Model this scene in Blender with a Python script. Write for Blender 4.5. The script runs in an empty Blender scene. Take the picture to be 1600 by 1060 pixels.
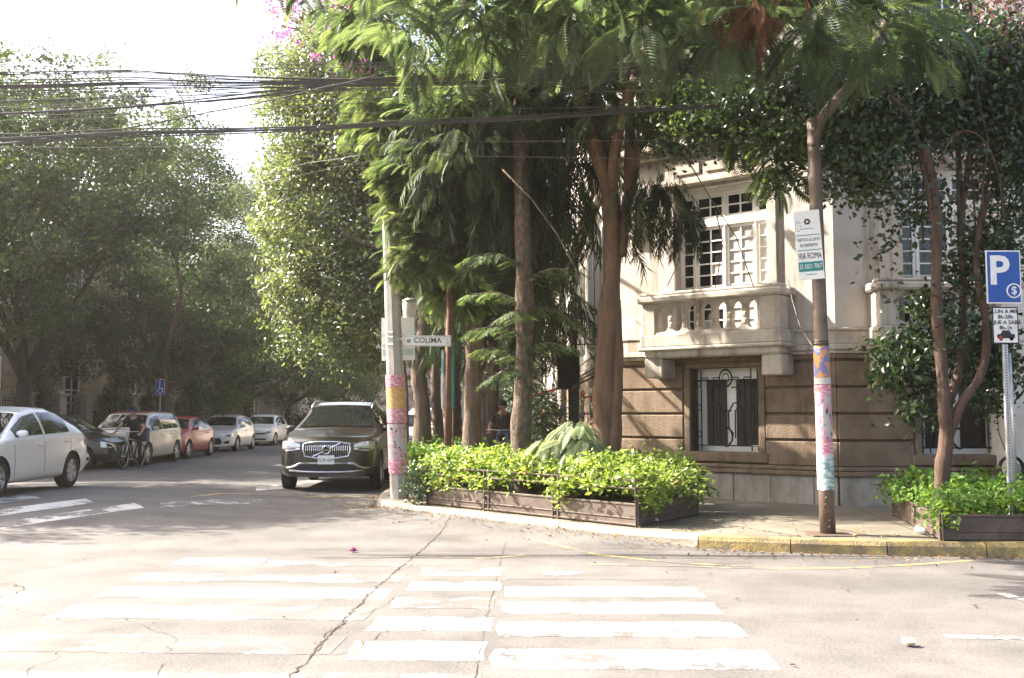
import bpy, bmesh, math, random
import numpy as np
from mathutils import Vector, Matrix

# ------------------------------------------------------------------ camera, sky, sun, exposure
SC = bpy.context.scene
COL = SC.collection
R = math.radians
FPX, HOR, CAMH = 1555.6, 648.0, 1.5
PITCH = math.atan((HOR - 530.0) / FPX)
cam_d = bpy.data.cameras.new('camera'); cam_d.lens = 35.0; cam_d.sensor_width = 36.0
cam_d.clip_start = 0.05; cam_d.clip_end = 2000
cam = bpy.data.objects.new('camera', cam_d); COL.objects.link(cam)
cam.location = (0, 0, CAMH); cam.rotation_euler = (R(90) + PITCH, 0, 0)
SC.camera = cam

SUN_AZ, SUN_EL = -74.0, 40.0            # degrees; azimuth from +Y, negative = towards -X
sdir = Vector((math.sin(R(SUN_AZ)) * math.cos(R(SUN_EL)), math.cos(R(SUN_AZ)) * math.cos(R(SUN_EL)), math.sin(R(SUN_EL))))
world = bpy.data.worlds.new('World'); SC.world = world; world.use_nodes = True
wn = world.node_tree; bg = wn.nodes['Background']
sky = wn.nodes.new('ShaderNodeTexSky'); sky.sky_type = 'NISHITA'; sky.sun_disc = False
sky.sun_elevation = R(SUN_EL); sky.sun_rotation = R(SUN_AZ)
sky.air_density = 0.9; sky.dust_density = 6.0; sky.ozone_density = 0.6
wn.links.new(sky.outputs[0], bg.inputs[0]); bg.inputs[1].default_value = 0.125
sun_d = bpy.data.lights.new('sun', 'SUN'); sun_d.energy = 5.0; sun_d.angle = R(0.53); sun_d.color = (1.0, 0.925, 0.82)
sun = bpy.data.objects.new('sun', sun_d); COL.objects.link(sun)
sun.rotation_euler = sdir.to_track_quat('Z', 'Y').to_euler(); sun.location = (-20, 10, 30)
SC.view_settings.view_transform = 'Standard'; SC.view_settings.look = 'None'
SC.view_settings.gamma = 1.0; SC.view_settings.exposure = 2.34
SC.render.engine = 'CYCLES'
SC.cycles.use_denoising = True
SC.cycles.max_bounces = 6; SC.cycles.diffuse_bounces = 3; SC.cycles.glossy_bounces = 2
SC.cycles.transmission_bounces = 3; SC.cycles.transparent_max_bounces = 6
SC.cycles.caustics_reflective = False; SC.cycles.caustics_refractive = False
SC.cycles.sample_clamp_indirect = 6.0

# ------------------------------------------------------------------ helpers
rng = np.random.default_rng(7); rnd = random.Random(5)

def at(px, py, Y):
    """world point at depth Y seen along the ray of photograph pixel (px, py)"""
    c, s = math.cos(PITCH), math.sin(PITCH)
    dx = px - 800.0; dv = 530.0 - py
    d = Vector((dx, FPX * c - dv * s, FPX * s + dv * c))
    return Vector((0, 0, CAMH)) + d * (Y / d.y)

def lerp(a, b, t): return a + (b - a) * t
def interp(pts, x): return float(np.interp(x, [p[0] for p in pts], [p[1] for p in pts]))

def seg_dist(x, y, ax, ay, bx, by):
    dx, dy = bx - ax, by - ay; t = max(0.0, min(1.0, ((x - ax) * dx + (y - ay) * dy) / (dx * dx + dy * dy))); return math.hypot(x - ax - dx * t, y - ay - dy * t)
def terrain(x, y):
    # asphalt built up almost flush with the kerb round the corner
    return terrain_crown(x, y) + (0.085 * math.exp(-(seg_dist(x, y, -1.75, 15.2, 1.25, 11.86) / 0.75) ** 2) if -5 < x < 4.5 and 9 < y < 18 else 0.0)
def chaikin3(p, it=2):
    p = [Vector(q) for q in p]
    for _ in range(it):
        q = [p[0]]
        for a, b in zip(p[:-1], p[1:]): q += [a.lerp(b, .25), a.lerp(b, .75)]
        q.append(p[-1]); p = q
    return p
def terrain_crown(x, y):
    """gentle crown of the road surface at the mouth of the side street"""
    if x > -3.4: return 0.0
    k = min(1.0, (-3.4 - x) / 1.5)
    k2 = min(1.0, max(0.0, (-x - 3.4) / 1.5)) * min(1.0, max(0.0, (x + 13.0) / 2.0)) if x > -13 else 0.0
    return 0.19 * k2 * math.exp(-(((x + 8.0) / 3.6) ** 2 + ((y - 16.8) / 4.2) ** 2))

def tag(o, label=None, cat=None, group=None, kind=None):
    if label: o['label'] = label
    if cat: o['category'] = cat
    if group: o['group'] = group
    if kind: o['kind'] = kind
    return o

def empty(name, loc, rz=0.0, label=None, cat=None, group=None, parent=None):
    o = bpy.data.objects.new(name, None); COL.objects.link(o); o.empty_display_size = 0.2
    o.location = loc; o.rotation_euler = (0, 0, rz)
    if parent: o.parent = parent
    return tag(o, label, cat, group)

def link(name, me, mat=None, parent=None, loc=None):
    o = bpy.data.objects.new(name, me); COL.objects.link(o)
    if mat is not None and not me.materials:
        for m in (mat if isinstance(mat, (list, tuple)) else [mat]): me.materials.append(m)
    if parent: o.parent = parent
    if loc is not None: o.location = loc
    return o

def copy_tree(o, parent=None):
    c = o.copy(); COL.objects.link(c); c.parent = parent
    for ch in [x for x in bpy.data.objects if x.parent == o]: copy_tree(ch, c)
    return c

class MB:
    """collects shapes into one mesh"""
    def __init__(s, T=None): s.v = []; s.f = []; s.mi = []; s.T = T; s.cur = 0
    def add(s, vs, fs):
        b = len(s.v)
        for p in vs:
            p = Vector(p); s.v.append(tuple(s.T @ p) if s.T is not None else tuple(p))
        for f in fs: s.f.append([b + i for i in f]); s.mi.append(s.cur)
        return s
    def box(s, x0, x1, y0, y1, z0, z1, bev=0.0):
        if bev <= 0:
            vs = [(x, y, z) for z in (z0, z1) for y in (y0, y1) for x in (x0, x1)]
            return s.add(vs, [(0, 2, 3, 1), (4, 5, 7, 6), (0, 1, 5, 4), (2, 6, 7, 3), (0, 4, 6, 2), (1, 3, 7, 5)])
        b = min(bev, (x1 - x0) / 2.01, (y1 - y0) / 2.01, (z1 - z0) / 2.01)
        vs = []; X = (x0, x1); Y = (y0, y1); Z = (z0, z1)
        def idx(i, j, k, a): return ((i * 2 + j) * 2 + k) * 3 + a
        for i in (0, 1):
            for j in (0, 1):
                for k in (0, 1):
                    sx, sy, sz = (b, -b)[i], (b, -b)[j], (b, -b)[k]
                    vs += [(X[i], Y[j] + sy, Z[k] + sz), (X[i] + sx, Y[j], Z[k] + sz), (X[i] + sx, Y[j] + sy, Z[k])]
        fs = []
        for i in (0, 1):
            q = [idx(i, 0, 0, 0), idx(i, 1, 0, 0), idx(i, 1, 1, 0), idx(i, 0, 1, 0)]; fs.append(q if i else q[::-1])
            q = [idx(0, i, 0, 1), idx(0, i, 1, 1), idx(1, i, 1, 1), idx(1, i, 0, 1)]; fs.append(q if i else q[::-1])
            q = [idx(0, 0, i, 2), idx(1, 0, i, 2), idx(1, 1, i, 2), idx(0, 1, i, 2)]; fs.append(q if i else q[::-1])
        for i in (0, 1):
            for j in (0, 1):
                fs.append([idx(i, j, 0, 0), idx(i, j, 1, 0), idx(i, j, 1, 1), idx(i, j, 0, 1)])
                fs.append([idx(i, 0, j, 0), idx(i, 1, j, 0), idx(i, 1, j, 2), idx(i, 0, j, 2)])
                fs.append([idx(0, i, j, 1), idx(1, i, j, 1), idx(1, i, j, 2), idx(0, i, j, 2)])
                for k in (0, 1): fs.append([idx(i, j, k, 0), idx(i, j, k, 1), idx(i, j, k, 2)])
        return s.add(vs, fs)
    def tube(s, pts, rad, n=8, cap=True, squash=None):
        pts = [Vector(p) for p in pts]; m = len(pts)
        if not isinstance(rad, (list, tuple)): rad = [rad] * m
        vs = []; up = None
        for i in range(m):
            d = (pts[min(i + 1, m - 1)] - pts[max(i - 1, 0)])
            if d.length < 1e-9: d = Vector((0, 0, 1))
            d.normalize()
            if up is None:
                a = Vector((0, 0, 1)) if abs(d.z) < 0.9 else Vector((1, 0, 0))
                up = d.cross(a).normalized()
            up = (up - d * up.dot(d))
            up = up.normalized() if up.length > 1e-6 else d.orthogonal().normalized()
            w = d.cross(up)
            for k in range(n):
                t = 2 * math.pi * k / n
                vs.append(pts[i] + (up * math.cos(t) + w * math.sin(t)) * rad[i])
        fs = [[i * n + k, i * n + (k + 1) % n, (i + 1) * n + (k + 1) % n, (i + 1) * n + k] for i in range(m - 1) for k in range(n)]
        if cap: fs += [list(range(n))[::-1], [(m - 1) * n + k for k in range(n)]]
        return s.add(vs, fs)
    def lathe(s, prof, n=16, M=None, closed=False, caps=True):
        """profile (r, z) spun round local z; M places it"""
        M = M or Matrix(); vs = []
        for (r, z) in prof:
            for k in range(n):
                t = 2 * math.pi * k / n; vs.append(M @ Vector((r * math.cos(t), r * math.sin(t), z)))
        m = len(prof)
        rng_ = range(m if closed else m - 1)
        fs = [[i * n + k, i * n + (k + 1) % n, ((i + 1) % m) * n + (k + 1) % n, ((i + 1) % m) * n + k] for i in rng_ for k in range(n)]
        if not closed and caps:
            if prof[0][0] > 1e-6: fs.append(list(range(n))[::-1])
            if prof[-1][0] > 1e-6: fs.append([(m - 1) * n + k for k in range(n)])
        return s.add(vs, fs)
    def prism(s, poly, y0, y1):
        """polygon in x,z extruded along y"""
        n = len(poly)
        vs = [(p[0], y0, p[1]) for p in poly] + [(p[0], y1, p[1]) for p in poly]
        return s.add(vs, [list(range(n)), list(range(2 * n - 1, n - 1, -1))] + [[i, i + n, (i + 1) % n + n, (i + 1) % n] for i in range(n)])
    def slab(s, poly, z0, z1):
        n = len(poly)
        vs = [(p[0], p[1], z0) for p in poly] + [(p[0], p[1], z1) for p in poly]
        return s.add(vs, [list(range(n))[::-1], list(range(n, 2 * n))] + [[i, (i + 1) % n, (i + 1) % n + n, i + n] for i in range(n)])
    def ring(s, c, r, tr, axis='y', n=20, m=6, sx=1.0, sz=1.0):
        M = Matrix.Translation(c)
        if axis == 'y': M = M @ Matrix.Rotation(R(90), 4, 'X')
        if axis == 'x': M = M @ Matrix.Rotation(R(90), 4, 'Y')
        M = M @ Matrix.Diagonal((sx, sz, 1, 1))
        return s.lathe([(r + tr * math.cos(2 * math.pi * k / m), tr * math.sin(2 * math.pi * k / m)) for k in range(m)], n, M, True)
    def mesh(s, name, smooth=False):
        me = bpy.data.meshes.new(name); me.from_pydata(s.v, [], s.f)
        if any(s.mi): me.polygons.foreach_set('material_index', s.mi)
        if smooth: me.polygons.foreach_set('use_smooth', [True] * len(me.polygons))
        me.update(); return me
    def build(s, name, mat, parent=None, smooth=False, loc=None, auto=None):
        me = s.mesh(name, smooth or auto is not None)
        if auto is not None: me.set_sharp_from_angle(angle=R(auto))
        return link(name, me, mat, parent, loc)

# ------------------------------------------------------------------ materials
def nodes_of(m):
    m.use_nodes = True; nt = m.node_tree; nt.nodes.clear()
    out = nt.nodes.new('ShaderNodeOutputMaterial'); return nt, out
def N(nt, typ, **kw):
    n = nt.nodes.new(typ)
    for k, v in kw.items():
        if k in n.inputs: n.inputs[k].default_value = v
        else: setattr(n, k, v)
    return n
def c4(c): return (c[0], c[1], c[2], 1.0)
def noise(nt, coord, scale, detail=4, rough=0.55):
    n = N(nt, 'ShaderNodeTexNoise'); n.inputs['Scale'].default_value = scale; n.inputs['Detail'].default_value = detail
    n.inputs['Roughness'].default_value = rough; nt.links.new(coord, n.inputs['Vector']); return n
def ramp(nt, fac, stops):
    r = N(nt, 'ShaderNodeValToRGB'); cr = r.color_ramp
    while len(cr.elements) < len(stops): cr.elements.new(0.5)
    for e, (p, c) in zip(cr.elements, stops): e.position = p; e.color = c4(c) if len(c) == 3 else c
    nt.links.new(fac, r.inputs[0]); return r
def mixc(nt, fac, a, b, mode='MIX'):
    m = N(nt, 'ShaderNodeMix'); m.data_type = 'RGBA'; m.blend_type = mode
    for sock, v in ((m.inputs[0], fac), (m.inputs[6], a), (m.inputs[7], b)):
        if hasattr(v, 'is_linked'): nt.links.new(v, sock)
        else: sock.default_value = v if not isinstance(v, tuple) else c4(v)
    return m.outputs[2]

def M(name, col, rough=0.6, metal=0.0, var=0.18, scale=3.0, bump=0.0, bscale=40.0, spec=0.4, coat=0.0, dirt=None, dscale=1.2, damt=(0.5, 0.75), coords='Object', streak=None, stretch=None):
    m = bpy.data.materials.new(name); nt, out = nodes_of(m)
    b = N(nt, 'ShaderNodeBsdfPrincipled'); b.inputs['Roughness'].default_value = rough; b.inputs['Metallic'].default_value = metal
    b.inputs['Specular IOR Level'].default_value = spec; b.inputs['Coat Weight'].default_value = coat; b.inputs['Coat Roughness'].default_value = 0.05
    tc = N(nt, 'ShaderNodeTexCoord'); co = tc.outputs[coords]; co0 = co
    if stretch:
        mp = N(nt, 'ShaderNodeMapping'); mp.inputs['Scale'].default_value = (1, 1, stretch); nt.links.new(co, mp.inputs[0]); co = mp.outputs[0]
    n = noise(nt, co, scale, 6, 0.6)
    c = ramp(nt, n.outputs[0], [(0.28, tuple(x * (1 - var) for x in col)), (0.72, tuple(min(1, x * (1 + var)) for x in col))]).outputs[0]
    if dirt:
        n2 = noise(nt, co, dscale, 8, 0.65)
        f = ramp(nt, n2.outputs[0], [(damt[0], (0, 0, 0)), (damt[1], (1, 1, 1))])
        c = mixc(nt, f.outputs[0], c, dirt)
    if streak:
        mp = N(nt, 'ShaderNodeMapping'); mp.inputs['Scale'].default_value = (3.2, 3.2, 0.28); nt.links.new(co0, mp.inputs[0])
        n3 = noise(nt, mp.outputs[0], 1.6, 6, 0.65); f = ramp(nt, n3.outputs[0], [(0.50, (1, 1, 1)), (0.72, streak)]); c = mixc(nt, 1.0, c, f.outputs[0], 'MULTIPLY')
    nt.links.new(c, b.inputs['Base Color'])
    if bump:
        bn = noise(nt, co, bscale, 5, 0.6); bp = N(nt, 'ShaderNodeBump'); bp.inputs['Strength'].default_value = bump
        bp.inputs['Distance'].default_value = 0.02
        nt.links.new(bn.outputs[0], bp.inputs['Height']); nt.links.new(bp.outputs[0], b.inputs['Normal'])
    nt.links.new(b.outputs[0], out.inputs[0]); return m

def leafmat(name, c1, c2, trans=0.4, rough=0.42, spec=0.5, tcol=None, dead=None):
    m = bpy.data.materials.new(name); nt, out = nodes_of(m)
    a = N(nt, 'ShaderNodeAttribute'); a.attribute_name = 'tint'
    c = ramp(nt, a.outputs['Fac'], [(0.0, tuple(x * .5 for x in c1)), (0.34, c1), (0.88, c2), (0.93, dead or c2)]).outputs[0]
    b = N(nt, 'ShaderNodeBsdfPrincipled'); b.inputs['Roughness'].default_value = rough; b.inputs['Specular IOR Level'].default_value = spec
    nt.links.new(c, b.inputs['Base Color'])
    t = N(nt, 'ShaderNodeBsdfTranslucent')
    tc = mixc(nt, 1.0, c, tcol or (1.35, 1.35, 0.75), 'MULTIPLY'); nt.links.new(tc, t.inputs[0])
    mx = N(nt, 'ShaderNodeMixShader'); mx.inputs[0].default_value = trans
    nt.links.new(b.outputs[0], mx.inputs[1]); nt.links.new(t.outputs[0], mx.inputs[2])
    nt.links.new(mx.outputs[0], out.inputs[0]); return m

def asphalt_nodes(nt, co):
    big = noise(nt, co, 0.16, 5, 0.6); mid = noise(nt, co, 1.3, 6, 0.65); fine = noise(nt, co, 42, 4, 0.7)
    c = ramp(nt, big.outputs[0], [(0.3, (0.088, 0.083, 0.079)), (0.7, (0.128, 0.121, 0.115))]).outputs[0]
    f1 = ramp(nt, mid.outputs[0], [(0.30, (0.72, 0.72, 0.72)), (0.62, (1.08, 1.07, 1.06))]).outputs[0]
    c = mixc(nt, 1.0, c, f1, 'MULTIPLY')
    f2 = ramp(nt, fine.outputs[0], [(0.25, (0.60, 0.60, 0.60)), (0.75, (1.38, 1.37, 1.36))]).outputs[0]
    c = mixc(nt, 1.0, c, f2, 'MULTIPLY')
    st_ = noise(nt, co, 0.55, 7, 0.7); f3 = ramp(nt, st_.outputs[0], [(0.56, (1, 1, 1)), (0.66, (0.78, 0.77, 0.76)), (0.70, (0.86, 0.85, 0.84)), (0.8, (1, 1, 1))]).outputs[0]
    c = mixc(nt, 1.0, c, f3, 'MULTIPLY')
    mp = N(nt, 'ShaderNodeMapping'); mp.inputs['Scale'].default_value = (0.10, 1.6, 1); mp.inputs['Rotation'].default_value = (0, 0, 0.03); nt.links.new(co, mp.inputs[0])
    tr = noise(nt, mp.outputs[0], 1.0, 3, 0.5); f4 = ramp(nt, tr.outputs[0], [(0.35, (0.90, 0.89, 0.88)), (0.65, (1.06, 1.06, 1.06))]).outputs[0]   # tyre-polished bands along the near street
    c = mixc(nt, 1.0, c, f4, 'MULTIPLY')
    # long thin crazing of the old surface
    w = noise(nt, co, 0.9, 4, 0.6); add = N(nt, 'ShaderNodeMix'); add.data_type = 'VECTOR'; add.inputs[0].default_value = 0.35
    nt.links.new(co, add.inputs[4]); nt.links.new(w.outputs[1], add.inputs[5])
    vo = N(nt, 'ShaderNodeTexVoronoi'); vo.feature = 'DISTANCE_TO_EDGE'; vo.inputs['Scale'].default_value = 0.55
    nt.links.new(add.outputs[1], vo.inputs['Vector'])
    ln = ramp(nt, vo.outputs[0], [(0.0, (1, 1, 1)), (0.006, (0, 0, 0))])
    gate = noise(nt, co, 0.35, 2, 0.5); gr = ramp(nt, gate.outputs[0], [(0.56, (0, 0, 0)), (0.62, (0.75, 0.75, 0.75))])
    cr = mixc(nt, 1.0, ln.outputs[0], gr.outputs[0], 'MULTIPLY')
    c = mixc(nt, cr, c, (0.045, 0.036, 0.03))
    return c, fine

def mat_asphalt():
    m = bpy.data.materials.new('asphalt'); nt, out = nodes_of(m)
    b = N(nt, 'ShaderNodeBsdfPrincipled', Roughness=0.82); b.inputs['Specular IOR Level'].default_value = 0.35
    co = N(nt, 'ShaderNodeTexCoord').outputs['Object']
    c, fine = asphalt_nodes(nt, co); nt.links.new(c, b.inputs['Base Color'])
    bp = N(nt, 'ShaderNodeBump'); bp.inputs['Strength'].default_value = 0.5; bp.inputs['Distance'].default_value = 0.012
    nt.links.new(fine.outputs[0], bp.inputs['Height']); nt.links.new(bp.outputs[0], b.inputs['Normal'])
    nt.links.new(b.outputs[0], out.inputs[0]); return m

def mat_paint(name, col, wear, seed=0.0):
    """road paint worn away to the asphalt below; wear 0..1"""
    m = bpy.data.materials.new(name); nt, out = nodes_of(m)
    b = N(nt, 'ShaderNodeBsdfPrincipled', Roughness=0.7)
    tc = N(nt, 'ShaderNodeTexCoord'); mp = N(nt, 'ShaderNodeMapping'); mp.inputs['Location'].default_value = (seed, seed * 0.7, 0)
    nt.links.new(tc.outputs['Object'], mp.inputs['Vector']); co = mp.outputs[0]
    c, fine = asphalt_nodes(nt, tc.outputs['Object'])
    n1 = noise(nt, co, 3.2, 10, 0.78); n2 = noise(nt, co, 1.1, 3, 0.5)
    mx = N(nt, 'ShaderNodeMath', operation='ADD'); ml = N(nt, 'ShaderNodeMath', operation='MULTIPLY'); ml.inputs[1].default_value = 0.6
    nt.links.new(n2.outputs[0], ml.inputs[0]); nt.links.new(n1.outputs[0], mx.inputs[0]); nt.links.new(ml.outputs[0], mx.inputs[1])
    t = 0.56 + 0.42 * wear
    f = ramp(nt, mx.outputs[0], [(t - 0.02, (0, 0, 0)), (t + 0.03, (1, 1, 1))])
    f.color_ramp.elements[0].position = max(0, t - 0.015)
    sp = ramp(nt, fine.outputs[0], [(0.3, tuple(x * 0.82 for x in col)), (0.6, col)]).outputs[0]
    cc = mixc(nt, f.outputs[0], c, sp)
    nt.links.new(cc, b.inputs['Base Color']); nt.links.new(b.outputs[0], out.inputs[0]); return m

m_asphalt = mat_asphalt()
m_pave = M('pavement_concrete', (0.15, 0.132, 0.102), 0.85, var=0.25, scale=2.0, bump=0.4, bscale=30, dirt=(0.10, 0.09, 0.06), dscale=0.9, damt=(0.48, 0.7))
m_kerb = M('kerb_concrete', (0.23, 0.205, 0.165), 0.85, var=0.2, scale=4, bump=0.5, bscale=30, dirt=(0.15, 0.13, 0.09), dscale=3)
m_kerby = M('kerb_yellow_paint', (0.33, 0.245, 0.085), 0.8, var=0.3, scale=7, bump=0.7, bscale=40, dirt=(0.16, 0.125, 0.07), dscale=4, damt=(0.40, 0.60))
m_soil = M('planter_soil', (0.06, 0.042, 0.028), 0.95, var=0.4, scale=12, bump=0.6)
m_crack = M('crack_dirt', (0.040, 0.027, 0.020), 0.95, var=0.4, scale=20)
m_stone = M('brown_ashlar_stone', (0.19, 0.138, 0.094), 0.88, streak=(.50, .46, .42), var=0.28, scale=2.4, bump=0.7, bscale=45, dirt=(0.115, 0.075, 0.045), dscale=1.4)
m_stone_p = M('pale_worn_ashlar', (0.29, 0.24, 0.18), 0.9, var=0.25, scale=2.4, bump=0.7, bscale=45)
m_plinth = M('grey_plinth_stone', (0.36, 0.325, 0.275), 0.88, streak=(.70, .66, .6), var=0.18, scale=3, bump=0.5, bscale=50, dirt=(0.20, 0.165, 0.12), dscale=1.6)
m_stucco = M('grey_beige_stucco', (0.50, 0.455, 0.405), 0.9, streak=(.52, .47, .41), var=0.10, scale=2, bump=0.35, bscale=60, dirt=(0.34, 0.29, 0.235), dscale=0.9, damt=(.45, .7))
m_trim = M('beige_cast_stone', (0.44, 0.39, 0.33), 0.85, streak=(.42, .36, .30), var=0.18, scale=3, bump=0.4, bscale=50, dirt=(0.27, 0.215, 0.155), dscale=2.2, damt=(0.55, 0.8))
m_wwhite = M('white_window_paint', (0.80, 0.78, 0.74), 0.5, var=0.05, scale=6)
m_glassd = M('dark_window_glass', (0.018, 0.020, 0.022), 0.04, var=0.3, scale=0.6, spec=0.6)
m_curtain = M('glass_over_pale_curtain', (0.48, 0.46, 0.43), 0.12, var=0.12, scale=1.5, spec=0.6)
m_iron = M('black_wrought_iron', (0.018, 0.016, 0.015), 0.5, 0.3, var=0.3, scale=20)
m_ironb = M('brown_painted_iron', (0.082, 0.060, 0.047), 0.6, 0.1, var=0.3, scale=9, bump=0.2, dirt=(0.14, 0.108, 0.086), dscale=3)
m_shutter = M('dark_wood_shutter', (0.035, 0.026, 0.020), 0.6, var=0.25, scale=6)
m_cpole = M('pole_concrete', (0.36, 0.335, 0.295), 0.85, var=0.15, scale=6, bump=0.4, bscale=60, dirt=(0.22, 0.19, 0.15), dscale=3)
m_spole = M('brown_steel_pole', (0.13, 0.095, 0.072), 0.6, 0.2, var=0.22, scale=7, bump=0.2, dirt=(0.07, 0.05, 0.04), dscale=5)
m_rust = M('rusty_pipe', (0.125, 0.062, 0.042), 0.75, 0.1, var=0.35, scale=8, bump=0.3)
m_galv = M('galvanised_steel', (0.42, 0.42, 0.41), 0.45, 0.6, var=0.15, scale=10)
m_white = M('white_sheet', (0.80, 0.79, 0.76), 0.5, var=0.04, scale=4)
m_signw = M('sign_white', (0.70, 0.69, 0.65), 0.45, var=0.05, scale=4, dirt=(0.55, 0.52, 0.47), dscale=4)
m_blue = M('sign_blue', (0.015, 0.07, 0.29), 0.35, var=0.08, scale=4)
m_black = M('sign_black', (0.02, 0.02, 0.02), 0.5, var=0.1)
m_teal = M('sign_teal', (0.02, 0.19, 0.17), 0.5, var=0.1)
m_redp = M('sign_red', (0.5, 0.03, 0.02), 0.5, var=0.1)
m_brownt = M('letter_brown', (0.10, 0.065, 0.045), 0.5, var=0.1)
m_bark = M('grey_brown_bark', (0.115, 0.080, 0.058), 0.9, var=0.5, scale=9, bump=1.0, bscale=30, stretch=.22)
m_barkr = M('smooth_reddish_bark', (0.135, 0.078, 0.048), 0.85, var=0.45, scale=8, bump=0.9, bscale=24, stretch=.25, dirt=(.075, .05, .036), dscale=3)
m_barkv = M('vine_bark', (0.085, 0.052, 0.036), 0.9, var=0.45, scale=9, bump=0.9, bscale=30, stretch=.22)
m_barkd = M('dark_bark', (0.048, 0.036, 0.028), 0.9, var=0.4, scale=5, bump=0.9, bscale=22)
m_barks = M('scaly_brown_bark', (0.10, 0.072, 0.050), 0.95, var=0.7, scale=16, bump=1.8, bscale=30, stretch=.55)
m_wire = M('black_cable', (0.050, 0.042, 0.037), 0.55, var=0.2, scale=2)
m_rubber = M('tyre_rubber', (0.022, 0.021, 0.020), 0.8, var=0.25, scale=14)
m_alloy = M('alloy_rim', (0.50, 0.50, 0.50), 0.3, 0.85, var=0.08, scale=6)
m_chrome = M('chrome', (0.72, 0.72, 0.72), 0.12, 1.0, var=0.04)
m_dark = M('black_plastic', (0.016, 0.015, 0.015), 0.55, var=0.2, scale=10)
m_carglass = M('car_glass', (0.012, 0.014, 0.013), 0.03, var=0.2, scale=1, spec=0.42)
m_lamp = M('headlamp_glass', (0.62, 0.62, 0.60), 0.08, 0.3, var=0.15, scale=20, spec=0.8)
m_tail = M('tail_lamp_red', (0.42, 0.03, 0.02), 0.15, var=0.2, scale=20, spec=0.7)
def paint(name, c, metal=0.0): return M(name, c, 0.28, metal, var=0.05, scale=1.5, spec=0.5, coat=0.7)
# ------------------------------------------------------------------ road
def grid_mesh(name, xs, ys, zf, mat):
    nx, ny = len(xs), len(ys)
    vs = [(x, y, zf(x, y)) for y in ys for x in xs]
    fs = [(j * nx + i, j * nx + i + 1, (j + 1) * nx + i + 1, (j + 1) * nx + i) for j in range(ny - 1) for i in range(nx - 1)]
    me = bpy.data.meshes.new(name); me.from_pydata(vs, [], fs); me.polygons.foreach_set('use_smooth', [True] * len(fs)); me.update()
    return link(name, me, mat)
xs = [-300, -150, -80, -40] + [x * 0.4 for x in range(-50, -9)] + [-3.5 + x * 0.2 for x in range(0, 36)] + [x * .4 for x in range(10, 26)] + [20, 40, 80, 150, 300]
ys = [-200, -100, -30, -8] + [y * 0.4 for y in range(0, 25)] + [10 + y * 0.2 for y in range(0, 35)] + [17 + y * .4 for y in range(0, 34)] + [34, 40, 60, 90, 150, 300, 500]
road = tag(grid_mesh('road', xs, ys, terrain, m_asphalt), 'sunlit worn grey asphalt road at the crossing', 'road', kind='structure')

def strip(name, quads, mat, parent=road, lift=0.002, jag=0.0):
    """quads: list of 4 xy corners; each laid on the terrain, finely divided"""
    vs, fs = [], []
    for q in quads:
        q = [Vector((p[0], p[1])) for p in q]
        nu = max(2, int((q[1] - q[0]).length / (0.09 if jag else 0.35))); nv = 2; b = len(vs)
        for j in range(nv + 1):
            for i in range(nu + 1):
                p = q[0].lerp(q[1], i / nu).lerp(q[3].lerp(q[2], i / nu), j / nv)
                if jag: p = p + Vector((rnd.gauss(0, jag) if i in (0, nu) else 0, rnd.gauss(0, jag) if j in (0, nv) else 0))
                vs.append((p.x, p.y, terrain(p.x, p.y) + lift))
        fs += [(b + j * (nu + 1) + i, b + j * (nu + 1) + i + 1, b + (j + 1) * (nu + 1) + i + 1, b + (j + 1) * (nu + 1) + i) for j in range(nv) for i in range(nu)]
    me = bpy.data.meshes.new(name); me.from_pydata(vs, [], fs); me.update()
    return link(name, me, mat, parent)

def ground(px, py, h=0.0):
    p0 = at(px, py, 10.0); d = p0 - Vector((0, 0, CAMH)); t = (h - CAMH) / d.z
    return Vector((0, 0, CAMH)) + d * t

wears = [mat_paint('worn_white_paint_%d' % i, (0.50, 0.49, 0.465), w, i * 3.7) for i, w in enumerate((0.42, 0.54, 0.66, 0.80))]
# zebra crossing over the near street: bars lie across the picture, cut by two pavement seams
def bar(x0, x1, yc, d, mat, skew=0.0, n=1):
    strip('crossing_bar', [((x0, yc - d / 2), (x1, yc - d / 2 + skew), (x1, yc + d / 2 + skew), (x0, yc + d / 2))], mat, jag=.011)
for yc, d, w in ((10.35, .44, 1), (9.37, .46, 2), (8.58, .48, 0), (7.75, .50, 2), (6.72, .52, 3), (5.73, .52, 1), (4.95, .52, 1)):
    xl = -3.42 + (10.35 - yc) * -0.02; sk = -0.10
    if yc > 10: bar(xl, -2.55, yc, d, wears[0], -.04); bar(-2.5, -1.0, yc - .10, d * .8, wears[3], sk)
    else: bar(xl, -1.06 + (yc - 8) * 0.05, yc, d, wears[w], sk)
for yc, d, w in ((9.68, .46, 1), (8.87, .44, 0), (8.10, .46, 2), (7.30, .46, 1), (6.48, .50, 0), (5.68, .5, 2), (4.9, .5, 1)): bar(-0.96 + (yc - 8) * 0.05, -0.13 + (yc - 8) * 0.02, yc, d, wears[w], -.02)
for yc, d, w in ((9.45, .46, 3), (8.60, .46, 0), (7.90, .46, 0), (7.12, .48, 1), (6.27, .50, 1), (5.45, .5, 1)): bar(-0.08 + (yc - 8) * 0.02, 1.60, yc, d, wears[w], -.03)
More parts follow.
